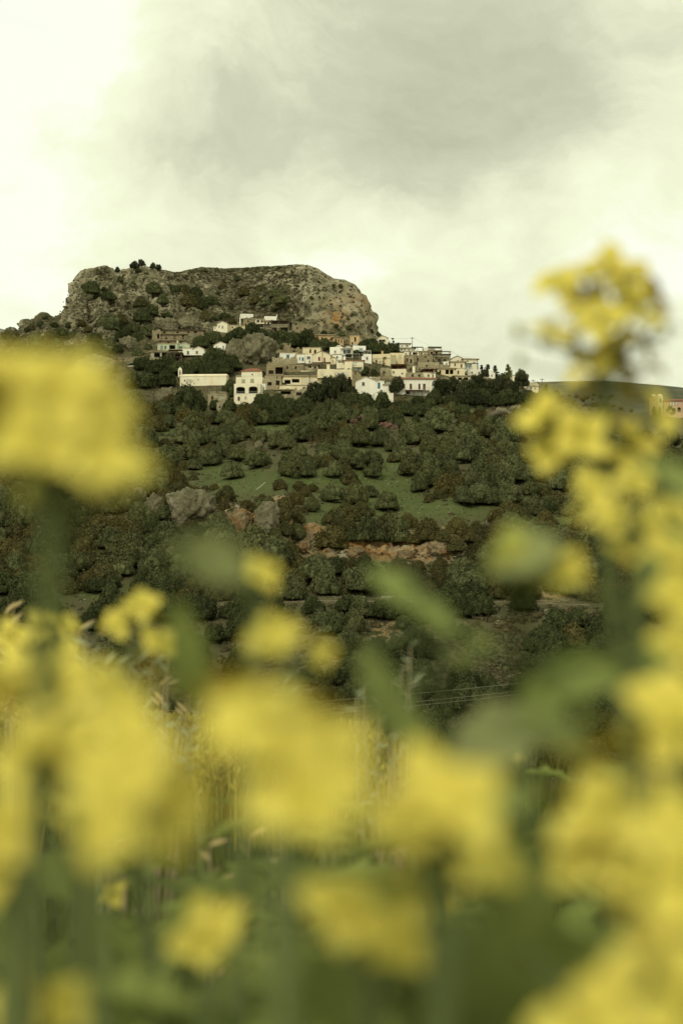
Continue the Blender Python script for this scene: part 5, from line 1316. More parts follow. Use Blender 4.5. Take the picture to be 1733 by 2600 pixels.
for (u, v, s) in spots:
    p, _n = hit(u, v)
    if p.y > 620 or p.y < 90: continue
    Rr = s * p.y / FPX; m_ = 26
    d = r_.normal(size=(m_, 3)); d /= np.linalg.norm(d, axis=1)[:, None]; d[:, 2] = np.abs(d[:, 2])
    x = np.array(p) + d * Rr * np.array([1, 1, .75]) * r_.uniform(.8, 1.05, m_)[:, None]
    V, F = leaf_mesh('', x, d, Rr * .30, None, int(r_.integers(1e6)), .7)
    Vs.append(V); Fs.append(F + off); off += len(V)
    cv = IV0 * Rr * np.array([.85, .85, .65]) + np.array(p); Vs.append(cv); Fs.append(IF0 + off); off += len(cv)
M['cushion'] = mat_leaf('cushion_scrub', (0.080, 0.086, 0.045), (0.105, 0.082, 0.042), 0.1, 0.12, objvar=False)
tag(link('cushion_scrub', np_mesh('cushion_scrub', np.concatenate(Vs), np.concatenate(Fs), M['cushion'])), 'low grey-green and brown cushion scrub scattered over the slope', 'scrub', kind='stuff')

# ------------------------------------------------------------------ rocks standing out of the slope
def rock(name, label, u0, v0, u1, v1, mat, seed, sub=IV4, fac=IF4, rough=1.0, depthk=.8, group=None, lean=0.0, cat='rock'):
    uc = (u0 + u1) / 2; p, _n = hit(uc, v1 - 2); Y = p.y; w = (u1 - u0) / 2 / FPX * Y; h = (v1 - v0) / FPX * Y
    V = sub.copy(); rp = np.random.default_rng(seed + 900)
    for _k in range(16):
        nd = rp.normal(size=3); nd /= np.linalg.norm(nd); dd = rp.uniform(.62, .92); V = V - nd * np.clip(V @ nd - dd, 0, None)[:, None] * .9
    V = V * 1.12
    w1_, w2_, ce = worley(V * 2.1 + seed * 3.7, seed % 50); y1, y2, ce2 = worley(V * 5.5 + seed, seed % 40 + 3)
    f = 1 + rough * (.20 * (w2_ - w1_) - .10 + .16 * (ce - .5) + .09 * (y2 - y1) + .06 * (ce2 - .5) + .12 * ridged(V * 3 + seed, 3, seed % 30) + .05 * fbm(V * 11, 3, 3))
    V = V * f[:, None]
    V[:, 2] = np.sign(V[:, 2]) * np.abs(V[:, 2]) ** .8
    V[:, 0] += lean * V[:, 2]
    V = V * np.array([w, max(w * depthk, 1), h * .56]) + np.array([0, w * .35, h * .42])
    o = link(name, np_mesh(name, V, fac, mat), loc=p); return tag(o, label, cat, group)


rock('giant_boulder', 'giant rounded grey boulder among the village houses', 602, 842, 700, 925, M['rock'], 14, rough=1.7, lean=.06)
rock('giant_boulder', 'shoulder boulder leaning on the giant village boulder', 570, 862, 622, 920, M['rock'], 8)
rock('boulder', 'grey boulder between the abandoned stone house and the village trees', 470, 850, 515, 884, M['rock'], 12)
rock('crag', 'craggy rock heap just uphill of the abandoned stone house', 388, 806, 445, 846, M['rock'], 21, rough=1.5)
rock('crag', 'second rock heap beside the hut in the top stone row', 445, 803, 506, 842, M['rock'], 25, rough=1.5)
rock('boulder', 'lone pale boulder on the open slope under the round crag', 303, 851, 346, 890, M['rock'], 30)
rock('crag', 'low jagged outcrop downhill of the lone pale boulder', 190, 900, 290, 955, M['rock'], 33, rough=1.4)
rock('crag', 'overhanging rock lip beneath the grass by the chapel', 396, 986, 442, 1032, M['rock'], 37, rough=1.6)
rock('outcrop', 'tall pale outcrop with a slanting face in the middle of the slope', 420, 1243, 537, 1328, M['rock'], 41, rough=1.1, lean=.1)
rock('outcrop', 'pointed smaller outcrop beside the tall pale outcrop', 368, 1255, 414, 1305, M['rock'], 47, rough=1.2)
rock('outcrop', 'thin pale rock fin half hidden by yellow petals', 340, 1238, 375, 1290, M['rock'], 49, rough=1.2, lean=-.2)
rock('outcrop', 'streaked ochre rock wall below the shrubs', 578, 1290, 640, 1356, M['ochrerock'], 53, rough=1.3)
rock('outcrop', 'pale rock pillar beside the streaked ochre rock wall', 648, 1266, 712, 1350, M['rock'], 57, rough=1.2)
rock('boulder', 'white boulder in the middle of the olive trees', 647, 1120, 668, 1143, M['rock'], 61)
rock('boulder', 'brown pointed boulder at the edge of the grass clearing', 510, 1156, 532, 1182, M['rock'], 63)
rock('boulder', 'low white rock beside the white boulder', 578, 1136, 604, 1148, M['rock'], 65)
rock('boulder', 'pale broken rocks at the head of the orange cliff band', 612, 1385, 665, 1412, M['rock'], 69, rough=1.6)
rock('boulder', 'white stones at the foot of the dead grey branch', 1224, 1326, 1243, 1340, M['rock'], 71, rough=1.5)
rock('boulder', 'grey rock peak in front of the low stone sheds', 640, 1040 - 20, 655, 1032, M['rock'], 73)
rock('crag', 'spur of pale rock at the corner of the orange cliff band', 745, 1368, 800, 1408, M['ochrerock'], 75, rough=1.5)
for i, (u, v, s, lab) in enumerate([(840, 1420, 16, 'under the dark shrubs of the orange cliff'), (1120, 1392, 18, 'closing the orange cliff band'), (1030, 1412, 14, 'lodged in the middle of the orange cliff band'), (905, 1405, 14, 'hanging in the shaded part of the orange cliff'), (1146, 1372, 13, 'topping the end of the orange cliff band')]):
    rock('crag', 'rough orange rock ' + lab, u - s * 1.6, v - s, u + s * 1.6, v + s, M['ochrerock'], 80 + i, IV3, IF3, 1.5)
# loose stones: the large ones are things, the rest a scatter
NEAR = ['the grass clearing', 'the fallen log', 'the orange cliff band', 'the path through the olives']
Vs = []; Fs = []; off = 0
def scs(n, u0, u1, v0, v1, s0, s1):
    global off
    for _ in range(n):
        u, v = rr.uniform(u0, u1), rr.uniform(v0, v1)
        if any(a < u < c and b_ < v < d for (a, b_, c, d) in BOXES): continue
        if v < SK(u) + 2: continue
        p, _n = hit(u, v)
        if p.y > 620: continue
        Rr = rr.uniform(s0, s1) * p.y / FPX; q_ = IV1 * (1 + .3 * vnoise(IV1 * 1.7 + rr.uniform(0, 99), 2))[:, None] * np.array([1.2, 1, .8]) * Rr + np.array(p)
        Vs.append(q_); Fs.append(IF1 + off); off += len(q_)
scs(700, 150, 720, 690, 880, 1.5, 5.0); scs(500, 20, 300, 780, 900, 1.2, 3.5); scs(520, 780, 1250, 1120, 1380, .6, 2.2); scs(200, 480, 860, 1180, 1340, .6, 1.8); scs(700, 850, 1120, 1480, 1525, .8, 2.6); scs(600, 930, 1050, 1550, 1650, .8, 2.8)
scs(350, 1280, 1500, 1485, 1530, 1, 3); scs(350, 600, 860, 1490, 1530, .8, 2.4); scs(350, 1130, 1330, 1700, 1850, .8, 2.4); scs(350, 300, 1250, 850, 1010, .6, 1.8); scs(400, 1100, 1600, 1230, 1420, .6, 1.8); scs(300, 740, 1170, 1370, 1440, 1, 3)
tag(link('loose_stones', np_mesh('loose_stones', np.concatenate(Vs), np.concatenate(Fs), M['rock'])), 'pale loose stones scattered over the slope and scree', 'stones', kind='stuff')

# road, log, branch, poles, wires
q = MB(); pts = []
for u in range(560, 1500, 12):
    p, _n = hit(u, 1531 + 18 * math.sin(u / 210) * .25 + 9 * math.sin(u / 77 + 1) * .25); pts.append(p)
for a, b_ in zip(pts[:-1], pts[1:]):
    w = Vector((0, 1.1, 0)); up = Vector((0, 0, .06))
    q.poly([a - w + up, b_ - w + up, b_ + w + up * 2, a + w + up * 2]); q.poly([a - w + up, a - w - up * 6, b_ - w - up * 6, b_ - w + up])
M['track'] = mat_plain('pale_gravel', (0.20, 0.17, 0.105), 0.95, 0.4, 1.2)
tag(q.build('hill_track', M['track']), kind='structure')
gr = empty('guard_rail', pts[30]); tag(gr, 'pale metal guard rail along the track above the rubble gully', 'guard rail')
rl = MB(); rl_pts = [p + Vector((0, -1.7, .75)) - pts[30] for p in pts[34:48]]
for a, b_ in zip(rl_pts[:-1], rl_pts[1:]): rl.tube([a, b_], .09, 4, cap=False)
rl.build('rail', M['metal'], gr)
for p in rl_pts[::3]: t = MB(); t.box(p.x - .06, p.x + .06, p.y + .02, p.y + .12, p.z - 1.2, p.z); t.build('post', M['metal'], gr)


def stick(name, label, cat, pix, rpx, mat, dz=.3):
    q = MB(); p0, _n = hit(*pix[0]); r0 = rpx * p0.y / FPX
    P_ = [at(u, v, p0.y) - p0 + Vector((0, 0, dz * r0)) for (u, v) in pix]
    q.tube(P_, [r0 * (1 - .5 * i / (len(P_) - 1)) for i in range(len(P_))], 7)
    return tag(q.build(name, mat, loc=p0, smooth=True), label, cat), P_, p0


stick('fallen_log', 'white bleached log lying in the grass clearing', 'log', [(650, 1247), (657, 1240), (665, 1234), (673, 1226)], 1.6, M['deadwood'], 1.0)
st, P_, p0 = stick('dead_branch', 'dead grey branch standing among white stones', 'branch', [(1232, 1330), (1236, 1318), (1240, 1311), (1247, 1302)], 1.3, M['deadwood'])
tb = MB(); tb.tube([P_[2], P_[2] + Vector((.55, 0, .5))], [.07, .03], 5); tb.tube([P_[1], P_[1] + Vector((-.1, 0, .6))], [.05, .02], 5); tb.build('twig', M['deadwood'], st)
wf = empty('wooden_frame', hit(401, 1091)[0]); tag(wf, 'small pale wooden frame standing on the green terrace', 'frame')
k = wf.location.y / FPX
for du_ in (-3, 3.4): t = MB(); t.box(du_ * k - .07, du_ * k + .07, 0, .14, -.3, 19 * k if du_ < 0 else 13 * k); t.build('post', M['deadwood'], wf)
for zz in (7, 12): t = MB(); t.box(-3 * k + .072, 3.4 * k - .072, .02, .12, zz * k, zz * k + .2); t.build('crossbar', M['deadwood'], wf)
tr = empty('tarp_shelter', hit(342, 930)[0]); tag(tr, 'low shelter with a pale green curved roof beside the retaining wall', 'shelter')
k = tr.location.y / FPX; t = MB(); n_ = 8
for i in range(n_):
    a0, a1 = math.pi * i / n_, math.pi * (i + 1) / n_; A0 = (-19 * k * math.cos(a0), 4 * k + 5 * k * math.sin(a0)); A1 = (-19 * k * math.cos(a1), 4 * k + 5 * k * math.sin(a1))
    t.poly([(A0[0], -1, A0[1]), (A1[0], -1, A1[1]), (A1[0], 2.5, A1[1]), (A0[0], 2.5, A0[1])]); t.poly([(A0[0], -1, A0[1]), (A0[0], -1, A0[1] - .15), (A1[0], -1, A1[1] - .15), (A1[0], -1, A1[1])])
t.build('roof', M['greenwash'], tr)
t = MB(); t.box(-18 * k, 18 * k, -.5, 2, -1, 4 * k - .16); t.build('wall', M['concrete'], tr)

for (u, v0, v1, lab) in [(1046, 855, 893, 'tallest grey pole, standing on the ridge against the sky'), (1142, 890, 918, 'grey pole beside the tall cream house, against the sky'), (1211, 910, 945, 'grey pole rising by the blue verandah on the ridge'),
                         (785.5, 948, 1003, 'dark pole in front of the long verandah building'), (818, 876, 935, 'dark pole beside the house with the red door'), (529, 803, 838, 'thin brown pole above the cream gabled house roof end'),
                         (507, 858, 884, 'short brown pole beside the low white house'), (1058, 893, 925, 'thin pole between the ridge row and the stone ruin'), (313, 908, 928, 'short pole beside the pale green shelter'),
                         (1375, 960, 990, 'pole standing beyond the yellow-green conifer'), (1352, 963, 985, 'crossarm pole behind the last ridge house'), (1098, 944, 968, 'pole over the big red-edged house roof'), (965, 915, 940, 'slim pole in front of the chimney stub house')]:
    Y0 = surfY(u, v1) - 1.2; p0 = at(u, v1, Y0); h = (v1 - v0) / FPX * Y0
    pl = empty('utility_pole', p0); tag(pl, lab, 'utility pole', 'utility poles in the village')
    t = MB(); t.tube([(0, 0, -1.5), (0, 0, h)], [.13, .09], 7); t.build('post', M['bark'], pl)
    t = MB(); t.box(-.7, .7, -.22, -.14, h - .55, h - .42); ca = t.build('crossarm', M['bark'], pl)
    for x in (-.6, 0, .6): t = MB(); t.tube([(x, -.18, h - .418), (x, -.18, h - .25)], [.05, .03], 6); t.build('insulator', M['metal'], ca)


def cable(label, p, q_, sag, r, mat, group):
    t = MB(); n_ = 28; t.tube([Vector(p).lerp(Vector(q_), i / n_) - Vector(p) - Vector((0, 0, sag * 4 * (i / n_) * (1 - i / n_))) for i in range(n_ + 1)], r, 4)
    return tag(t.build('power_cable', mat, loc=p), label, 'cable', group)


M['cable'] = mat_plain('grey_cable', (0.24, 0.23, 0.16), 0.6)
a1, a2, a3 = at(-500, 1828, 92), at(-500, 1858, 92), at(-500, 1876, 92.6)
b1, b2, b3 = at(2300, 1588, 118), at(2300, 1602, 118), at(2300, 1606, 118.6)
cable('topmost thin power cable crossing the valley', a1, b1, 1.9, .017, M['cable'], 'cables over the valley')
cable('middle thin power cable crossing the valley', a2, b2, 1.9, .017, M['cable'], 'cables over the valley')
cable('lowest thin power cable crossing the valley', a3, b3, 1.9, .017, M['cable'], 'cables over the valley')
vp = at(1046, 857, surfY(1046, 893) - 1.2); vq = at(1142, 892, surfY(1142, 918) - 1.2); vr = at(1211, 912, surfY(1211, 945) - 1.2); v0_ = at(985, 858, 485)
cable('thin wire from the cliff end to the tallest grey pole', v0_, vp, .4, .03, M['cable'], 'village wires')
cable('thin wire between the tallest grey pole and the next one', vp, vq, .6, .03, M['cable'], 'village wires')
cable('thin wire running down to the pole by the blue verandah', vq, vr, .5, .03, M['cable'], 'village wires')
for (a, b_, lab) in ((a2, a1, 'wooden pole carrying the low end of the valley cables'), (b2, b1, 'wooden pole carrying the high end of the valley cables')):
    pl = empty('utility_pole', (a.x, a.y, a.z)); tag(pl, lab, 'utility pole', 'poles of the valley line'); t = MB(); t.tube([(0, 0, -16), (0, 0, 1.2)], [.18, .12], 8); t.build('post', M['bark'], pl)

# ------------------------------------------------------------------ the meadow plants close to the lens
def petal_mat():
    m, n, b, o = material('mustard_petal')
    tcn = n.n('ShaderNodeTexCoord').outputs['Object']
    oi = n.n('ShaderNodeObjectInfo').outputs['Random']
    sx = n.n('ShaderNodeSeparateXYZ'); n.t.links.new(tcn, sx.inputs[0])
    col = n.mix(n.rng_(sx.outputs[0], .0, .8), (0.70, 0.56, 0.06), (0.82, 0.715, 0.17))
    col = n.mix(n.rng_(oi, 0, 1, 0, .45), col, (0.74, 0.62, 0.10))
    vein = n.noise(n.vmath('MULTIPLY', tcn, (3, 30, 3)), 2, 3, .6)
    col = n.mix(n.rng_(vein, .5, .7, 0, .25), col, (0.55, 0.44, 0.04))
    col = n.mix(n.n('ShaderNodeNewGeometry').outputs['Backfacing'], (0.48, 0.36, 0.04), col)      # undersides are duller; darkened further to put their shade into the colour
    setc(n, b, col); b.inputs['Roughness'].default_value = .6; b.inputs['Specular IOR Level'].default_value = .1
    tr = n.n('ShaderNodeBsdfTranslucent'); n.t.links.new(col, tr.inputs['Color'])
    mx = n.n('ShaderNodeMixShader', i_Fac=.16); n.t.links.new(b.outputs[0], mx.inputs[1]); n.t.links.new(tr.outputs[0], mx.inputs[2]); n.t.links.new(mx.outputs[0], o.inputs['Surface'])
    return m


M['petal'] = petal_mat()
M['bud'] = mat_leaf('flower_bud', (0.46, 0.45, 0.10), (0.32, 0.37, 0.10), .25, 60)
M['stem'] = mat_leaf('mustard_stem', (0.17, 0.20, 0.08), (0.13, 0.16, 0.055), .1, 30)
M['leaf'] = mat_leaf('mustard_leaf', (0.23, 0.265, 0.075), (0.155, 0.19, 0.05), .4, 14)
M['paleleaf'] = mat_leaf('bluish_mustard_leaf', (0.30, 0.32, 0.14), (0.24, 0.27, 0.11), .3, 14)
M['greyleaf'] = mat_leaf('felted_grey_leaf', (0.34, 0.37, 0.24), (0.24, 0.28, 0.17), .2, 30)
M['drystem'] = mat_plain('dry_straw', (0.46, 0.36, 0.17), .8, .3, 20)
M['greystem'] = mat_plain('grey_brown_stem', (0.36, 0.30, 0.18), .8, .3, 30)
M['drygrass'] = mat_leaf('dry_grass', (0.42, 0.35, 0.09), (0.24, 0.22, 0.06), .25, 2.0, objvar=False)
M['grass'] = mat_leaf('meadow_grass', (0.09, 0.13, 0.03), (0.16, 0.17, 0.05), .3, 1.5, objvar=False)

# unit petal: a narrow claw widening to a rounded blade, in the x direction, slightly cupped
V = []; F = []
for i in range(8):
    t = i / 7; w = (.07 + .02 * t) if t < .25 else .40 * math.sin(math.pi * min(1, (t - .18) / .86) ** .78 * .93 + .12)
    for j in range(5):
        s = (j / 4 * 2 - 1); V.append((.04 + t * (1 - .06 * s * s), w * s, .10 + .20 * t - .22 * t * t * t + .10 * s * s * t))
for i in range(7):
    for j in range(4): a = i * 5 + j; F.append((a, a + 1, a + 6, a + 5))
PETAL = np_mesh('petal', V, F, M['petal'], True)
qb = MB(); qb.tube([(0, 0, -.22), (0, 0, -.05), (0, 0, .12)], [.06, .10, .09], 8)
for k in range(6): a = k * math.pi / 3; qb.tube([(math.cos(a) * .05, math.sin(a) * .05, .08), (math.cos(a) * .13, math.sin(a) * .13, .30), (math.cos(a) * .14, math.sin(a) * .14, .40)], [.018, .015, .035], 4)
qb.tube([(0, 0, .1), (0, 0, .38)], [.04, .03], 6)
CENTRE = bpy.data.meshes.new('flower'); CENTRE.from_pydata(qb.v, [], qb.f); CENTRE.materials.append(M['bud']); CENTRE.update()
BUD = np_mesh('bud', IV2 * np.array([.26, .26, .45]), IF2, M['bud'], True)


def leaf_shape(name, lobes, mat, wide=.30):
    V = []; F = []; nl = 14
    for i in range(nl + 1):
        t = i / nl; w = wide * math.sin(math.pi * min(1, t * .97 + .03)) ** .75 * (1 + lobes * math.sin(t * 22)) * (.55 + .75 * t if lobes > .1 else 1) + .012
        for j in range(5):
            s = j / 4 * 2 - 1; V.append((t, w * s, -.22 * t * t + .10 * abs(s) * w / wide + .012 * math.sin(t * 17 + 3 * s)))
    for i in range(nl):
        for j in range(4): a = i * 5 + j; F.append((a, a + 1, a + 6, a + 5))
    return np_mesh(name, V, F, mat, True)


LEAF_LOBED = leaf_shape('leaf', .32, M['leaf'], .26); LEAF_LONG = leaf_shape('leaf', .06, M['leaf'], .17); LEAF_BROAD = leaf_shape('leaf', .12, M['leaf'], .36)
M['midleaf'] = mat_leaf('soft_green_leaf', (0.27, 0.31, 0.105), (0.21, 0.26, 0.075), .35, 14)
LEAF_PALE = leaf_shape('leaf', .12, M['paleleaf'], .34); LEAF_MID = leaf_shape('leaf', .12, M['midleaf'], .20)
frng = random.Random(21)


def frame(n, twist=0.0):
    return n.normalized().to_track_quat('Z', 'Y').to_matrix().to_4x4() @ Matrix.Rotation(twist, 4, 'Z')


def flower(root, p, n, r, petals=4, open_=1.0):
    """four-petalled mustard flower at world point p facing n"""
    lp = p - root.location
    c = link('flower', CENTRE, root); c.matrix_local = Matrix.Translation(lp) @ frame(n, frng.random() * 6) @ Matrix.Scale(r, 4)
    for k in range(petals):
        pt = link('petal', PETAL, c)
        pt.matrix_local = Matrix.Rotation(k * math.pi / 2 + frng.uniform(-.18, .18), 4, 'Z') @ Matrix.Rotation(-frng.uniform(-.15, .35) - (1 - open_) * .9, 4, 'Y') @ Matrix.Scale(frng.uniform(.88, 1.1), 4)
    return c


def leaf_at(root, p, dir_, n, L, mesh, stem_p=None):
    x = dir_.normalized(); z = (n - x * n.dot(x)); z = z.normalized() if z.length > 1e-4 else x.orthogonal().normalized(); y = z.cross(x)
    m = Matrix((x, y, z)).transposed().to_4x4()
    lf = link('leaf', mesh, root); lf.matrix_local = Matrix.Translation(p - root.location) @ m @ Matrix.Scale(L, 4)
    if stem_p is not None and (stem_p - p).length > .004:
        t = MB(); a = p - root.location; b_ = stem_p - root.location
        t.tube([b_, (a + b_) / 2 + Vector((0, 0, .006)), a + x * L * .05], [.0016, .0013, .001], 6); t.build('leaf_stalk', M['stem'], root, smooth=True)
    return lf


def mustard(label, blooms, buds=(), top=None, foot=(0, 0), stem_r=.0024, size=.0104, leaves=(), bare=0):
    """blooms: (u, v, distance[, size factor]); the stem rises from the meadow through the cluster"""
    pts = [at(b[0], b[1], b[2]) for b in blooms]
    cx = sum(p.x for p in pts) / len(pts); cy_ = sum(p.y for p in pts) / len(pts)
    tp = at(*top) if top else Vector((cx, cy_, max(p.z for p in pts) - .002))
    fx, fy = cx + foot[0], cy_ + foot[1]
    root = empty('mustard_plant', (fx, fy, ground_z(fx, fy) - .01)); tag(root, label, 'flowering plant', 'mustard plants in bloom near the lens')
    zb = min(p.z for p in pts) - .012
    mid = Vector((cx * .6 + tp.x * .4, cy_, zb)); path = [Vector((0, 0, 0)), Vector((foot[0] * -.3, foot[1] * -.3, (zb - root.location.z) * .5)), mid - root.location, (mid + tp) / 2 - root.location + Vector((.001, .001, 0)), tp - root.location]
    sm = []
    for i in range(len(path) - 1):
        for k in range(4): sm.append(path[i].lerp(path[i + 1], k / 4))
    sm.append(path[-1])
    t = MB(); t.tube(sm, [stem_r * (1.25 - .75 * i / len(sm)) for i in range(len(sm))], 8); st = t.build('stem', M['stem'], root, smooth=True)

    def on_stem(z):
        for a, b_ in zip(sm[:-1], sm[1:]):
            if a.z <= z <= b_.z: return a.lerp(b_, (z - a.z) / max(1e-6, b_.z - a.z))
        return sm[-1] if z > sm[-1].z else sm[0]
    for b_, p in zip(blooms, pts):
        s = size * (b_[3] if len(b_) > 3 else 1.0)
        out = Vector((p.x - cx, p.y - cy_ - .004, 0)); out = out.normalized() if out.length > .001 else Vector((frng.uniform(-1, 1), -.5, 0)).normalized()
        n = (out * .55 + Vector((frng.uniform(-.3, .3), frng.uniform(-.75, 0), frng.uniform(.35, 1.0)))).normalized()
        flower(root, p, n, s, 4, frng.uniform(.8, 1))
        a = on_stem(p.z - root.location.z - s * 1.0); e = p - root.location - n * s * .2
        t = MB(); t.tube([a, a.lerp(e, .6) + Vector((0, 0, -.001)), e], [.0009, .0007, .0008], 5); t.build('flower_stalk', M['stem'], root, smooth=True)
    for (u, v, d, s) in buds:
        p = at(u, v, d) - root.location; bd = link('bud', BUD, root); bd.matrix_local = Matrix.Translation(p) @ Matrix.Rotation(frng.uniform(-.5, .5), 4, 'Y') @ Matrix.Scale(s, 4)
        a = on_stem(p.z - s); t = MB(); t.tube([a, p - Vector((0, 0, s * .3))], [.0007, .0006], 5); t.build('flower_stalk', M['stem'], root, smooth=True)
    for (u, v, d, L, du_, dv_, kind) in leaves:
        p = at(u, v, d); q_ = at(u + du_ * 10, v + dv_ * 10, d - .0005 * frng.random()); dr = (q_ - p).normalized()
        dr.y += frng.uniform(-.25, .25); nn = Vector((frng.uniform(-.3, .3), -.8, .6))
        mesh = {'l': LEAF_LOBED, 'n': LEAF_LONG, 'b': LEAF_BROAD, 'p': LEAF_PALE, 'm': LEAF_MID}[kind]
        leaf_at(root, p, dr, nn, L / FPX * d, mesh, on_stem(max(p.z - root.location.z - .01, .02)) + root.location)
    return root


B = lambda *a: list(a)
mustard('tall mustard spray rising against the sky, its round head above the far hill', [(1540, 692, .485), (1495, 712, .485, .9), (1585, 725, .485, .9), (1560, 885, .49, .9), (1500, 935, .49, .9), (1625, 885, .5, .7), (1415, 738, .50), (1455, 720, .51, .8), (1640, 765, .50), (1600, 800, .49), (1655, 830, .50, .9), (1400, 850, .50, .7), (1521, 825, .48), (1462, 872, .49, .8), (1490, 800, .51, .8), (1480, 765, .49, .8), (1570, 770, .49, .8), (1600, 870, .50, .8), (1545, 880, .50, .8),
         (1560, 950, .50), (1640, 935, .50, .8), (1400, 1080, .49, 1.1), (1470, 1115, .48), (1530, 1080, .50), (1650, 1055, .49, 1.1), (1600, 1130, .49), (1410, 1155, .49, .9), (1565, 1175, .49, .8), (1505, 1005, .5, .9), (1590, 1020, .51, .8), (1610, 1220, .47, .7), (1496, 1245, .47, .7)],
        [(1515, 740, .50, .0045), (1500, 748, .50, .004), (1535, 746, .50, .004), (1312, 839, .49, .0062), (1318, 914, .49, .0055), (1378, 870, .5, .006), (1690, 840, .5, .0055)],
        top=(1518, 735, .50), foot=(.035, .02), size=.0116, stem_r=.0026, leaves=[(1600, 1560, .48, 300, .5, -.9, 'm'), (1560, 1680, .46, 200, -.9, .3, 'n')])
mustard('mustard spray with a flat pale head, lower than the tall sky-high spray', [(1550, 1315, .38, .75), (1640, 1345, .38, .8), (1710, 1320, .39, .8), (1600, 1400, .38, .7), (1690, 1420, .37, .8), (1490, 1300, .39, .55), (1445, 1460, .36, .75), (1733, 1480, .36, .8)],
        [(1415, 1490, .4, .005)], foot=(.01, .05), leaves=[(1640, 1590, .38, 280, .1, 1, 'm'), (1500, 1640, .38, 280, -.7, .8, 'm')])
mustard('mustard spray cut by the picture edge halfway down', [(1720, 1540, .32, .8), (1735, 1640, .31, .8), (1760, 1480, .35, .8), (1775, 1700, .33, .8)], foot=(.02, .04))
mustard('lone deep-yellow mustard head under the edge spray', [(1690, 1810, .30), (1725, 1860, .29), (1670, 1860, .31, .8), (1740, 1790, .31)], foot=(.02, .02))
mustard('large pale mustard spray lowest in the picture but one on the church side', [(1510, 1950, .27, .9), (1580, 1900, .28, .8), (1560, 2070, .26), (1500, 2180, .26, .9), (1610, 2020, .27, .8), (1590, 2200, .26, .8), (1640, 2120, .27, .9), (1480, 2060, .28, .8), (1640, 2250, .25, .8), (1710, 2130, .23, .8), (1760, 2230, .22), (1740, 2330, .23, .8)],
        foot=(.0, .03), leaves=[(1260, 1840, .33, 240, .9, .1, 'm'), (1360, 1980, .34, 280, -.75, .75, 'm'), (1300, 2060, .33, 360, .05, 1, 'l'), (1240, 2350, .35, 380, .9, .5, 'l')])
mustard('huge golden mustard head filling the bottom corner below the church', [(1690, 2460, .22, .9), (1740, 2560, .21), (1600, 2560, .22, .9), (1500, 2620, .22, .9), (1730, 2400, .22, .8)], foot=(.01, .0))
mustard('broad mustard head in the lower middle, beside the grey sprig', [(1090, 2010, .24, .8), (1070, 2100, .235, .95), (1160, 2060, .235, .95), (1190, 2170, .24, .85), (1070, 2200, .25, .8)], foot=(.01, .03),
        leaves=[(1130, 1960, .35, 280, .9, -.6, 'p'), (1180, 2330, .3, 420, .2, 1, 'b'), (1060, 2430, .3, 380, -.9, .4, 'l')])
mustard('dull low mustard flowers beneath the broad lower head', [(880, 2330, .26, .9), (985, 2370, .27, .8), (840, 2380, .29, .6), (1020, 2280, .3, .7)], foot=(.0, .04), leaves=[(1000, 2500, .3, 360, .8, .7, 'l')])
mustard('huge soft mustard head in the middle of the picture bottom half', [(720, 1960, .215), (820, 1945, .215, .9), (640, 1860, .23, .9), (590, 1780, .25, .8), (790, 2050, .21, .85), (690, 1820, .24, .8), (800, 1870, .235, .8)], foot=(.0, .02))
mustard('widest mustard cluster, spreading low under the blurred upper cluster', [(90, 1930, .25), (210, 1900, .25, .95), (340, 1940, .24), (420, 2040, .24, .9), (300, 2030, .23, .9), (255, 2110, .22, .6), (170, 1990, .26, .8), (400, 2140, .25, .6), (100, 1860, .27, .7)], foot=(-.01, .03))
mustard('mustard band directly above the widest cluster', [(50, 1760, .31, .9), (150, 1740, .31, .9), (250, 1745, .32, .8), (370, 1740, .33, .8), (300, 1800, .31, .7), (-20, 1720, .31)], foot=(.0, .05))
mustard('small mustard head at the frame side below the widest cluster', [(20, 2120, .28), (85, 2090, .29, .9), (-30, 2180, .28)], foot=(-.01, .0))
mustard('large soft mustard head overlapping the foot of the rock', [(50, 990, .26), (140, 1015, .255), (10, 1085, .26), (230, 1060, .26, .95), (120, 1130, .25), (215, 1180, .25), (275, 1200, .26, .9), (235, 1265, .27, .8), (170, 960, .28, .6), (40, 1170, .27, .8), (285, 1120, .27, .7), (-40, 1010, .26)],
        [(70, 1248, .26, .007)], foot=(-.02, .02), top=(110, 1010, .26))
mustard('single mustard flower over a pale green calyx in the middle distance', [(665, 1465, .42, .62)], [(640, 1500, .45, .004)], foot=(-.02, .03), top=(640, 1480, .455), leaves=[(430, 1390, .28, 210, 1, .25, 'p'), (520, 1480, .36, 130, .0, -1, 'p'), (490, 1790, .36, 280, -.1, -1, 'n')])
mustard('pair of mustard flowers side by side, paler than the one above', [(695, 1620, .35, .72), (800, 1668, .36, .5), (735, 1600, .36, .4)], foot=(.0, .03), top=(720, 1640, .36))
mustard('small crisp mustard cluster with four separate flowers', [(298, 1588, .60, .75), (358, 1545, .60, .85), (395, 1640, .60, .95), (325, 1590, .62, .6), (385, 1570, .62, .7)], [(352, 1620, .74, .004)], foot=(.02, .04), top=(352, 1610, .74))
mustard('mustard cluster of small pale flowers at the frame side', [(30, 1620, .68), (105, 1595, .70), (165, 1590, .70, .8), (165, 1680, .68, 1.1), (60, 1665, .7, .8), (110, 1640, .72, .8), (-20, 1600, .7)], foot=(.0, .05))
mustard('bright single mustard flower low down with a side bud', [(540, 2365, .36, 1.0), (522, 2400, .355, .9)], [(437, 2340, .40, .005), (600, 2450, .39, .005)], foot=(.02, .06), top=(530, 2400, .39))
mustard('golden mustard flower touching the bottom edge', [(70, 2560, .30), (150, 2580, .30, .9)], foot=(.0, .03))
mustard('tiny mustard flower among the low dark leaves', [(295, 2278, .85, .9)], foot=(.01, .03))
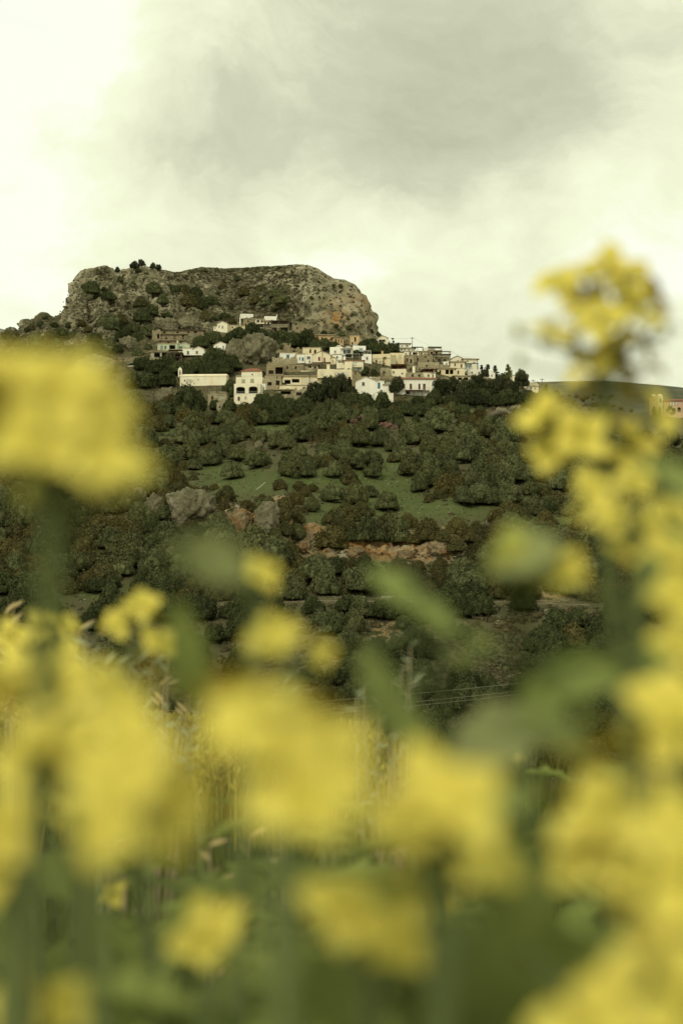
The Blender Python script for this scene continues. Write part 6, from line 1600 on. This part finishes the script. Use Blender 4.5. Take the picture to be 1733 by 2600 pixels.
mustard('small folded mustard flower with one pale petal raised', [(1290, 1915, .80, .9), (1265, 1935, .81, .5)], foot=(.01, .03))
mustard('leafy mustard shoot with long green leaves crossing the middle', [(1150, 2300, .5, .3)], [], foot=(.02, .05), top=(1120, 1560, .47), stem_r=.0016,
        leaves=[(935, 1445, .36, 170, 1, .68, 'm'), (1030, 1520, .34, 150, 1, .55, 'm'), (1170, 1610, .38, 100, .9, .3, 'm'), (1130, 1680, .4, 90, .9, -.2, 'm'), (915, 1640, .36, 250, .45, .95, 'm'), (1010, 1770, .34, 230, .4, .95, 'm')])
mustard('leafy mustard shoot with a dome-shaped pale bud head', [(1330, 2300, .5, .3)], [(1310, 1400, .36, .016), (1350, 1425, .36, .013), (1270, 1425, .36, .012)], foot=(.02, .05), top=(1320, 1420, .365), stem_r=.0016,
        leaves=[(1230, 1450, .36, 200, 1, -.5, 'p'), (1430, 1460, .36, 180, -1, -.5, 'p'), (1330, 1490, .37, 150, .1, -1, 'p'), (1600, 1720, .36, 190, -1, .1, 'm'), (1430, 1720, .36, 150, .4, .6, 'm')])
mustard('leafy shoot with a slanting soft leaf near the church', [(1720, 2300, .5, .3)], [], foot=(.02, .05), top=(1700, 1300, .45), stem_r=.0016, leaves=[(1620, 1170, .34, 250, 1, .55, 'm')])

# low leafy plants that fill the bottom of the picture
prr = random.Random(4)
LOOKS = ['beneath the widest mustard cluster', 'beneath the middle mustard head', 'between the two lower heads', 'beneath the church-side spray', 'under the golden corner head']
LOWN = {}
for i in range(40):
    d = [.45, .6, .8, 1.05, 1.4][i % 5] * prr.uniform(.9, 1.15); u = 1733 * ((i * .618) % 1.0) * 1.06 - 50
    p = at(u, 1500, d); gz = ground_z(p.x, p.y); top = at(u, prr.uniform(1960, 2160) if d < 1 else prr.uniform(1840, 1960), d).z
    root = empty('leafy_plant', (p.x, p.y, gz - .01))
    zi = min(4, max(0, int(u / 347))); zone = LOOKS[zi]; zc = LOWN.setdefault((zi, i % 5), []); zc.append(1); far = ['closest row', 'second row', 'third row', 'fourth row', 'last row'][i % 5]
    tag(root, f"low leafy plant {zone}, {far}" + ['', ', its pair', ', third of the row', ', fourth of the row'][len(zc) - 1], 'leafy plant', 'leafy plants low in the meadow')
    H_ = max(.08, top - gz); t = MB(); t.tube([(0, 0, 0), (.004, 0, H_ * .5), (.0, .004, H_ * .93)], [.003, .0022, .0012], 7); t.build('stem', M['stem'], root, smooth=True)
    for k in range(15):
        z = H_ * (.12 + .82 * k / 15); a = k * 2.4 + prr.random(); L = prr.uniform(.05, .10) * (1.15 - .5 * k / 15)
        st_ = Vector((0, 0, z)) + root.location; dr = Vector((math.cos(a), math.sin(a), prr.uniform(.1, .7)))
        leaf_at(root, st_ + dr.normalized() * .012, dr, Vector((-dr.x * .4, -dr.y * .4, 1)), L, prr.choice([LEAF_LOBED, LEAF_BROAD, LEAF_LONG]), st_)

# felted grey shrubs, a little further off and nearly in focus
V = []; F = []
for i in range(6):
    t = i / 5; w = .16 * math.sin(math.pi * (t * .92 + .06))
    for j in range(3): s = j - 1; V.append((t, w * s, .08 * abs(s) - .15 * t * t))
for i in range(5):
    for j in range(2): a = i * 3 + j; F.append((a, a + 1, a + 4, a + 3))
GLEAF = np_mesh('leaf', V, F, M['greyleaf'], True); DLEAF = np_mesh('leaf', V, F, M['drystem'], True)


def grey_shrub(label, u, d, tips, leaf=.016, mesh=None, dens=9, mat='greystem'):
    p = at(u, 1500, d); gz = ground_z(p.x, p.y); root = empty('grey_shrub', (p.x, p.y, gz - .01)); tag(root, label, 'shrub', 'grey felted shrubs in the meadow')
    for (tu, tv, td, bu) in tips:
        e = at(tu, tv, td) - root.location; s = Vector(((at(bu, 1500, td) - root.location).x * .3, 0, 0))
        path = [s, s.lerp(e, .35) + Vector((0, 0, .02)), s.lerp(e, .7) + Vector((prr.uniform(-.006, .006), 0, .01)), e]
        t = MB(); t.tube(path, [.0022, .0017, .0011, .0006], 6); t.build('stem', M[mat], root, smooth=True)
        for k in range(dens):
            f = 1 - (k / dens) ** 1.2 * .55; i_ = min(2, int(f * 3)); q_ = path[i_].lerp(path[i_ + 1], f * 3 - i_)
            a = k * 2.4 + prr.random(); dr = Vector((math.cos(a), math.sin(a) * .7, prr.uniform(.3, 1.3)))
            leaf_at(root, q_ + root.location, dr, Vector((0, -.5, 1)), leaf * prr.uniform(.6, 1.25), mesh or GLEAF)
    return root


grey_shrub('grey felted shrub with a long row of pale leaves beneath the small crisp mustard cluster', 300, 1.5, [(215, 1600, 1.5, 260), (235, 1660, 1.5, 260), (265, 1690, 1.5, 280), (300, 1685, 1.48, 290), (330, 1700, 1.5, 300), (350, 1680, 1.5, 330), (390, 1685, 1.5, 360), (425, 1670, 1.5, 380), (215, 1640, 1.52, 240), (280, 1715, 1.5, 290), (340, 1725, 1.5, 320)], .017)
grey_shrub('single grey sprig standing beside the huge soft middle head', 720, 1.6, [(718, 1735, 1.6, 718), (735, 1765, 1.6, 725), (705, 1790, 1.6, 715)], .016, dens=10)
grey_shrub('forked grey sprig with red-brown joints in the middle of the picture', 975, 1.5, [(1042, 1640, 1.5, 1000), (1020, 1700, 1.5, 1000), (1045, 1735, 1.5, 1010), (905, 1765, 1.5, 960), (920, 1740, 1.52, 960), (957, 1750, 1.5, 970), (1000, 1730, 1.5, 980), (1010, 1900, 1.5, 990)], .015, dens=8)
grey_shrub('low bluish-grey shrub behind the widest mustard cluster', 400, 2.0, [(370, 1800, 2.0, 380), (395, 1830, 2.0, 395), (420, 1850, 2.0, 410), (450, 1830, 1.95, 430), (480, 1860, 2.0, 450), (350, 1850, 1.95, 370), (405, 1880, 1.9, 400), (500, 1800, 2.0, 470)], .018, dens=12)
grey_shrub('grey shrub tuft between the middle head and the forked sprig', 1000, 1.9, [(985, 1880, 1.9, 990), (1010, 1910, 1.9, 1000), (1030, 1890, 1.9, 1010), (1000, 1930, 1.9, 1000)], .016, dens=10)
grey_shrub('straw-coloured dry stalk leaning under the forked grey sprig', 930, 1.9, [(990, 1940, 1.9, 930), (1040, 1970, 1.9, 960), (1020, 2010, 1.85, 930), (960, 1990, 1.9, 920)], .014, DLEAF, 5, 'drystem')
grey_shrub('thin straw-coloured stalks at the frame side, crossing each other', 40, 2.2, [(15, 1560, 2.2, 20), (35, 1545, 2.2, 30), (28, 1590, 2.2, 25), (205, 1600, 2.2, 170)], .03, DLEAF, 3, 'drystem')
grey_shrub('pale grass-like sprig rising from the dry grass beyond the widest cluster', 410, 2.6, [(415, 1735, 2.6, 410), (405, 1745, 2.6, 405), (425, 1745, 2.6, 415), (480, 1770, 2.7, 470), (470, 1775, 2.7, 465)], .026, DLEAF, 4, 'drystem')
grey_shrub('dry curled leaves low between the middle head and the tiny flower', 560, 1.4, [(640, 2130, 1.3, 620), (680, 2190, 1.3, 660), (530, 2150, 1.4, 540), (560, 2230, 1.3, 550), (620, 2230, 1.2, 600)], .02, DLEAF, 6, 'greystem')


# dry grass with feathery seed heads on the brow, green grass below: nobody could count it
def blades(name, label, cat, n, area, hrange, width, mat, seed, heads=False, lean=.35):
    r_ = np.random.default_rng(seed); Vs = []; Fs = []; off = 0
    x = r_.uniform(area[0], area[1], n); y = r_.uniform(area[2], area[3], n)
    cl_ = vnoise(np.stack([x * 2.2, y * 2.2, 0 * x], 1), seed); keep = r_.random(n) < .35 + .8 * (cl_ > -.2); x = x[keep]; y = y[keep]; n = len(x)
    z = np.array([ground_z(a, b_) for a, b_ in zip(x, y)]); h = r_.uniform(*hrange, n)
    a = r_.uniform(0, 2 * math.pi, n); la = r_.uniform(0, 2 * math.pi, n); l = r_.uniform(0, lean, n) * h; w = width * r_.uniform(.6, 1.3, n)
    p0 = np.stack([x, y, z - .02], 1); m1 = np.stack([x + np.cos(la) * l * .3, y + np.sin(la) * l * .3, z + h * .6], 1); p2 = np.stack([x + np.cos(la) * l, y + np.sin(la) * l, z + h], 1)
    s = np.stack([np.cos(a), np.sin(a), 0 * a], 1) * w[:, None]
    V = np.stack([p0 - s, p0 + s, m1 + s * .8, m1 - s * .8, p2 + s * .15, p2 - s * .15], 1).reshape(-1, 3); i = np.arange(n)[:, None] * 6
    F = np.concatenate([i + np.array([[0, 1, 2, 3]]), i + np.array([[3, 2, 4, 5]])]); off = len(V); Vs = [V]; Fs = [F]
    if heads:
        for k in range(5):      # spikelets
            c = p2 - (p2 - m1) * (k * .13); e = c + np.stack([r_.normal(scale=.008, size=n), r_.normal(scale=.008, size=n), np.full(n, .022)], 1); s2 = s * 1.5
            V = np.stack([c, (c + e) / 2 + s2, e, (c + e) / 2 - s2], 1).reshape(-1, 3); i = np.arange(n)[:, None] * 4; Vs.append(V); Fs.append(i + np.array([[0, 1, 2, 3]]) + off); off += len(V)
    return tag(link(name, np_mesh(name, np.concatenate(Vs), np.concatenate(Fs), mat)), label, cat, kind='stuff')


blades('dry_grass', 'yellow dry grass with feathery seed heads on the brow of the meadow', 'grass', 14000, (-2.4, .12, 3.5, 5.6), (.05, .15), .0035, M['drygrass'], 3, True)
blades('meadow_grass', 'green and straw grass covering the near meadow', 'grass', 34000, (-2.6, 2.8, .5, 4.6), (.05, .17), .0028, M['grass'], 4)
blades('tall_dry_grass', 'taller pale dry grass mixed in the near meadow', 'grass', 1000, (-1.6, .2, 3.0, 4.4), (.10, .18), .0022, M['drygrass'], 5, True)
